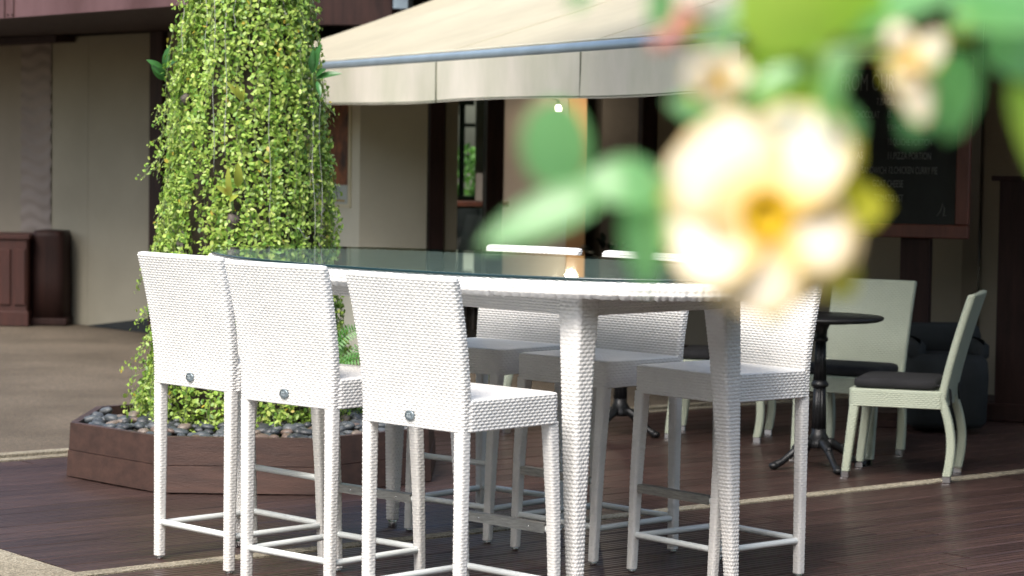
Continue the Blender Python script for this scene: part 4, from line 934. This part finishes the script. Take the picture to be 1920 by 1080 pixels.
# unseen hedges added around the terrace to block low sky and bounce green
def hedge(p, q, h, label):
    p = np.array(p, float); q = np.array(q, float); L = np.linalg.norm(q - p); d = (q - p) / L; nn = np.array([-d[1], d[0]]); n1 = int(L / .25); ring = [(0.45, 0.0), (.5, h * .5), (.48, h * .95), (.3, h), (-.3, h), (-.48, h * .95), (-.5, h * .5), (-.45, 0.0)]
    ring = np.array(ring); tt_ = np.linspace(0, 1, 9)[:-1]; rg = []
    for i in range(7):
        for k in range(6): rg.append(ring[i] + (ring[i + 1] - ring[i]) * k / 6)
    rg = np.array(rg + [ring[-1]]); P = np.zeros((n1, len(rg), 3))
    for i in range(n1):
        j = RNG.standard_normal((len(rg), 2)) * .06; c_ = p + d * L * i / (n1 - 1)
        P[i, :, :2] = c_ + np.outer(rg[:, 0] + j[:, 0], nn); P[i, :, 2] = np.clip(rg[:, 1] + j[:, 1] * (rg[:, 1] > .01), 0, None)
    h_ = thing('hedge_mass', label, 'hedge'); obj('foliage', flat(MB().grid(P, cap0=True, cap1=True)), M['shade_hedge'], h_)
hedge((-8.5, -4), (-7.0, 13), 5.0, 'tall unseen hedge beyond the planter, added for shade and green bounce')
hedge((8.0, -5), (-8.0, -5), 5.0, 'tall unseen hedge opposite the cafe, added to block low sky')
hedge((7.5, 8.0), (8.5, -4), 5.0, 'tall unseen hedge on the partition side, added to block low sky')

# ---------------------------------------------------------------- flowering branch close to the camera
fbk = thing('flowering_branch', 'out-of-focus branch with a big cream flower and glossy green leaves', 'plant', (0.55, 1.45, 0))
FO = np.array([0.55, 1.45, 0.0]); Y0 = 1.25
def fp(u, v, dy=0.0): return at(u, v, Y0 + dy) - FO
def fleaf(u0, v0, u1, v1, wpx, m='fg_leaf', nrm=(0, -0.75, 0.65), dy=0.0, dy1=0.0, bend=0.08, fold=0.22, sharp=.9, taper=.75):
    return plant_leaf(fbk, fp(u0, v0, dy), fp(u1, v1, dy + dy1), wpx * (Y0 + dy) / F_PX, nrm, m, bend=bend, fold=fold, nu=14, nw=8, sharp=sharp, taper=taper)
def stem(pts, r_=0.0022): obj('stem', MB().tube(pts, r_, 8), M['fg_stem'], fbk)
HN = (-.25, -.85, .46)
fleaf(1135, 358, 900, 462, 92, nrm=HN, bend=.03, fold=.18); fleaf(1245, 352, 1080, 352, 104, nrm=HN, bend=.12, fold=.15); fleaf(1052, 352, 1036, 186, 128, nrm=HN, dy=.01, sharp=.55, taper=.92, fold=.18, bend=.04)
fleaf(1205, 350, 1213, 545, 84, nrm=(-.1, -.95, .3), dy1=.01); fleaf(1195, 320, 1120, 350, 60, dy=.01)
fleaf(1545, 90, 1455, -120, 250, 'fg_leaf_young', nrm=(.1, -.8, -.5), dy=.03, sharp=.7); fleaf(1440, 60, 1540, 250, 150, 'fg_leaf_young', nrm=(.2, -.8, -.4), dy=.05, sharp=.7)
fleaf(1400, 130, 1590, 230, 120, 'fg_leaf_young', nrm=(0, -.7, -.5), dy=.06); fleaf(1380, 250, 1250, 190, 90, dy=.07); fleaf(1350, 200, 1480, 260, 80, dy=.06)
fleaf(1590, 85, 1545, 240, 60, nrm=(-.4, -.7, .5), dy=-.01); fleaf(1500, 130, 1400, 190, 50, nrm=(-.4, -.7, .5), dy=0.0)
fleaf(1760, 90, 1700, 265, 100, nrm=(.1, -.9, -.2), dy=.05, sharp=.7); fleaf(1800, 90, 1775, 265, 80, nrm=(.3, -.9, -.2), dy=.03, sharp=.7)
fleaf(1560, 60, 1900, -60, 190, nrm=(0, -.6, .8), dy=.04, sharp=.7); fleaf(1780, 40, 1990, 60, 190, nrm=(0, -.5, .85), dy=0.0, sharp=.7); fleaf(1840, 80, 1960, 150, 110, nrm=(-.2, -.7, .6), dy=.03)
fleaf(1800, -40, 1990, 20, 200, dy=.02, sharp=.7); fleaf(1640, 70, 1560, -60, 110, 'fg_leaf_young', nrm=(0, -.8, -.3), dy=.04); fleaf(1900, 150, 1945, 330, 60, 'fg_leaf_young', dy=.02)
fleaf(1095, -40, 1078, 22, 45, dy=0); fleaf(1260, -40, 1228, 60, 60, dy=.02); fleaf(1600, 200, 1530, 290, 90, nrm=(0, -.9, 0), dy=.09); fleaf(1420, 10, 1330, 120, 90, nrm=(-.3, -.6, .7), dy=.05)
def petal_blade(par, c_, tip, width, m='petal', nrm=(0, -1, .2), bend=-.10, fold=-.12, name='petal'):
    return obj(name, blade(MB(), c_, tip, width, nrm, bend, fold, 14, 9, .55, 1.35), M[m], par)
def flower(u, v, petals, dy=0.0, tube=True, thr=26):
    c_ = fp(u, v, dy); k = (Y0 + dy) / F_PX
    t_ = obj('flower', MB().lathe([(thr * k, .0006), (thr * k * .9, .0), (thr * k * .35, .0015), (0.002, .006)], n=24), M['throat'], fbk); t_.location = c_ + np.array([0, -0.0060, 0]); t_.rotation_euler = (R(-98), 0, R(4))
    inv = t_.matrix_basis.inverted(); w0 = max(w for _, w, _ in petals)
    cr_ = obj('corolla', MB().lathe([(w0 * k * .50, .004), (w0 * k * .35, .002), (thr * k * .8, .0025), (.002, .008)], n=28), M['petal_y'], t_); cr_.location = (0, 0, .0034)
    for (du, dv), w, d2 in petals:
        tip = fp(u + du, v + dv, dy + d2); o = obj('petal', petal_mesh(c_, tip, w * k * 1.22, (-.28, -.86, .42), .02, -.05, 14, 9, .5, 1.2), M['petal_c'], t_); o.matrix_parent_inverse = inv
    for ang in (42, 5, -45, -90, 170, 215):
        g_ = 0.85 * max(w for _, w, _ in petals) / 200
        tip = fp(u + (238 * math.cos(R(ang)) + 14) * g_, v - 228 * math.sin(R(ang)) * g_, dy + .02)
        o = obj('sepal', blade(MB(), c_ + np.array([0, .02, 0]), tip, 120 * k * g_, (0, -1, .2), .05, .1, 10, 6, .7, 1.1), M['sepal'], t_); o.matrix_parent_inverse = inv
    return t_
flower(1437, 402, [((-142, -160), 190, .010), ((98, -205), 172, .012), ((-192, 40), 200, .006), ((-95, 162), 215, .006), ((95, 156), 215, .006), ((152, -10), 200, .008)], thr=50)
flower(1345, 150, [((-60, -20), 60, 0), ((-10, -60), 70, 0), ((45, -40), 70, 0), ((50, 30), 60, .01), ((-30, 35), 70, 0)], dy=.03, thr=10)
flower(1706, 120, [((66, -46), 56, -.02), ((-34, -78), 44, 0), ((12, 80), 58, 0), ((-26, 30), 50, .0), ((24, 112), 40, .0)], dy=0, thr=11)
obj('petal', blade(MB(), fp(1582, 250, .02), fp(1590, 560, .03), 70 * Y0 / F_PX, (-.6, -.7, .2), .1, .1, 12, 6, .6, 1), M['sepal'], fbk)
for u, v, r_, m in ((1285, 40, 24, 'bud'), (1258, 68, 20, 'bud'), (1232, 82, 13, 'bud'), (1300, 62, 20, 'fg_leaf_young'), (1290, -4, 26, 'petal'), (1808, 55, 18, 'sepal'), (1678, 70, 18, 'petal')):
    k = Y0 / F_PX; obj('bud', MB().ell(fp(u, v), (r_ * k, r_ * k * .8, r_ * k * 1.25), 12, 8), M[m], fbk)
stem([fp(1235, 342), fp(1300, 300, .03), fp(1400, 230, .06), fp(1490, 120, .05), fp(1560, 97, .02), fp(1680, 92, .02), fp(1800, 60, .02), fp(1990, 20, .02), np.array([0.0, 0.0, 1.35]), np.array([0.03, 0.02, .7]), np.array([0, 0, 0.0])], [.0026] * 6 + [.003, .004, .006, .008, .011])
stem([fp(1437, 402, .02), fp(1450, 300, .05), fp(1490, 180, .05), fp(1500, 118, .04)]); stem([fp(1065, 350, .01), fp(1130, 345, .01), fp(1235, 342)], .002); stem([fp(1213, 365), fp(1235, 342)], .002)
stem([fp(1500, 118, .04), fp(1400, 60, .04), fp(1290, 30), fp(1225, -60, .02), fp(1090, -90)], .002); stem([fp(1722, 145), fp(1735, 110, .01), fp(1745, 78, .02)], .002)
stem([fp(1345, 150, .03), fp(1420, 150, .05), fp(1480, 150, .05)], .002); stem([fp(1800, 60, .02), fp(1850, -80, .03), fp(1700, -120, .04), fp(1455, -130, .04)], .002)
stem([fp(1675, 95, .02), fp(1678, 70), fp(1690, 60, .02)], .0018)
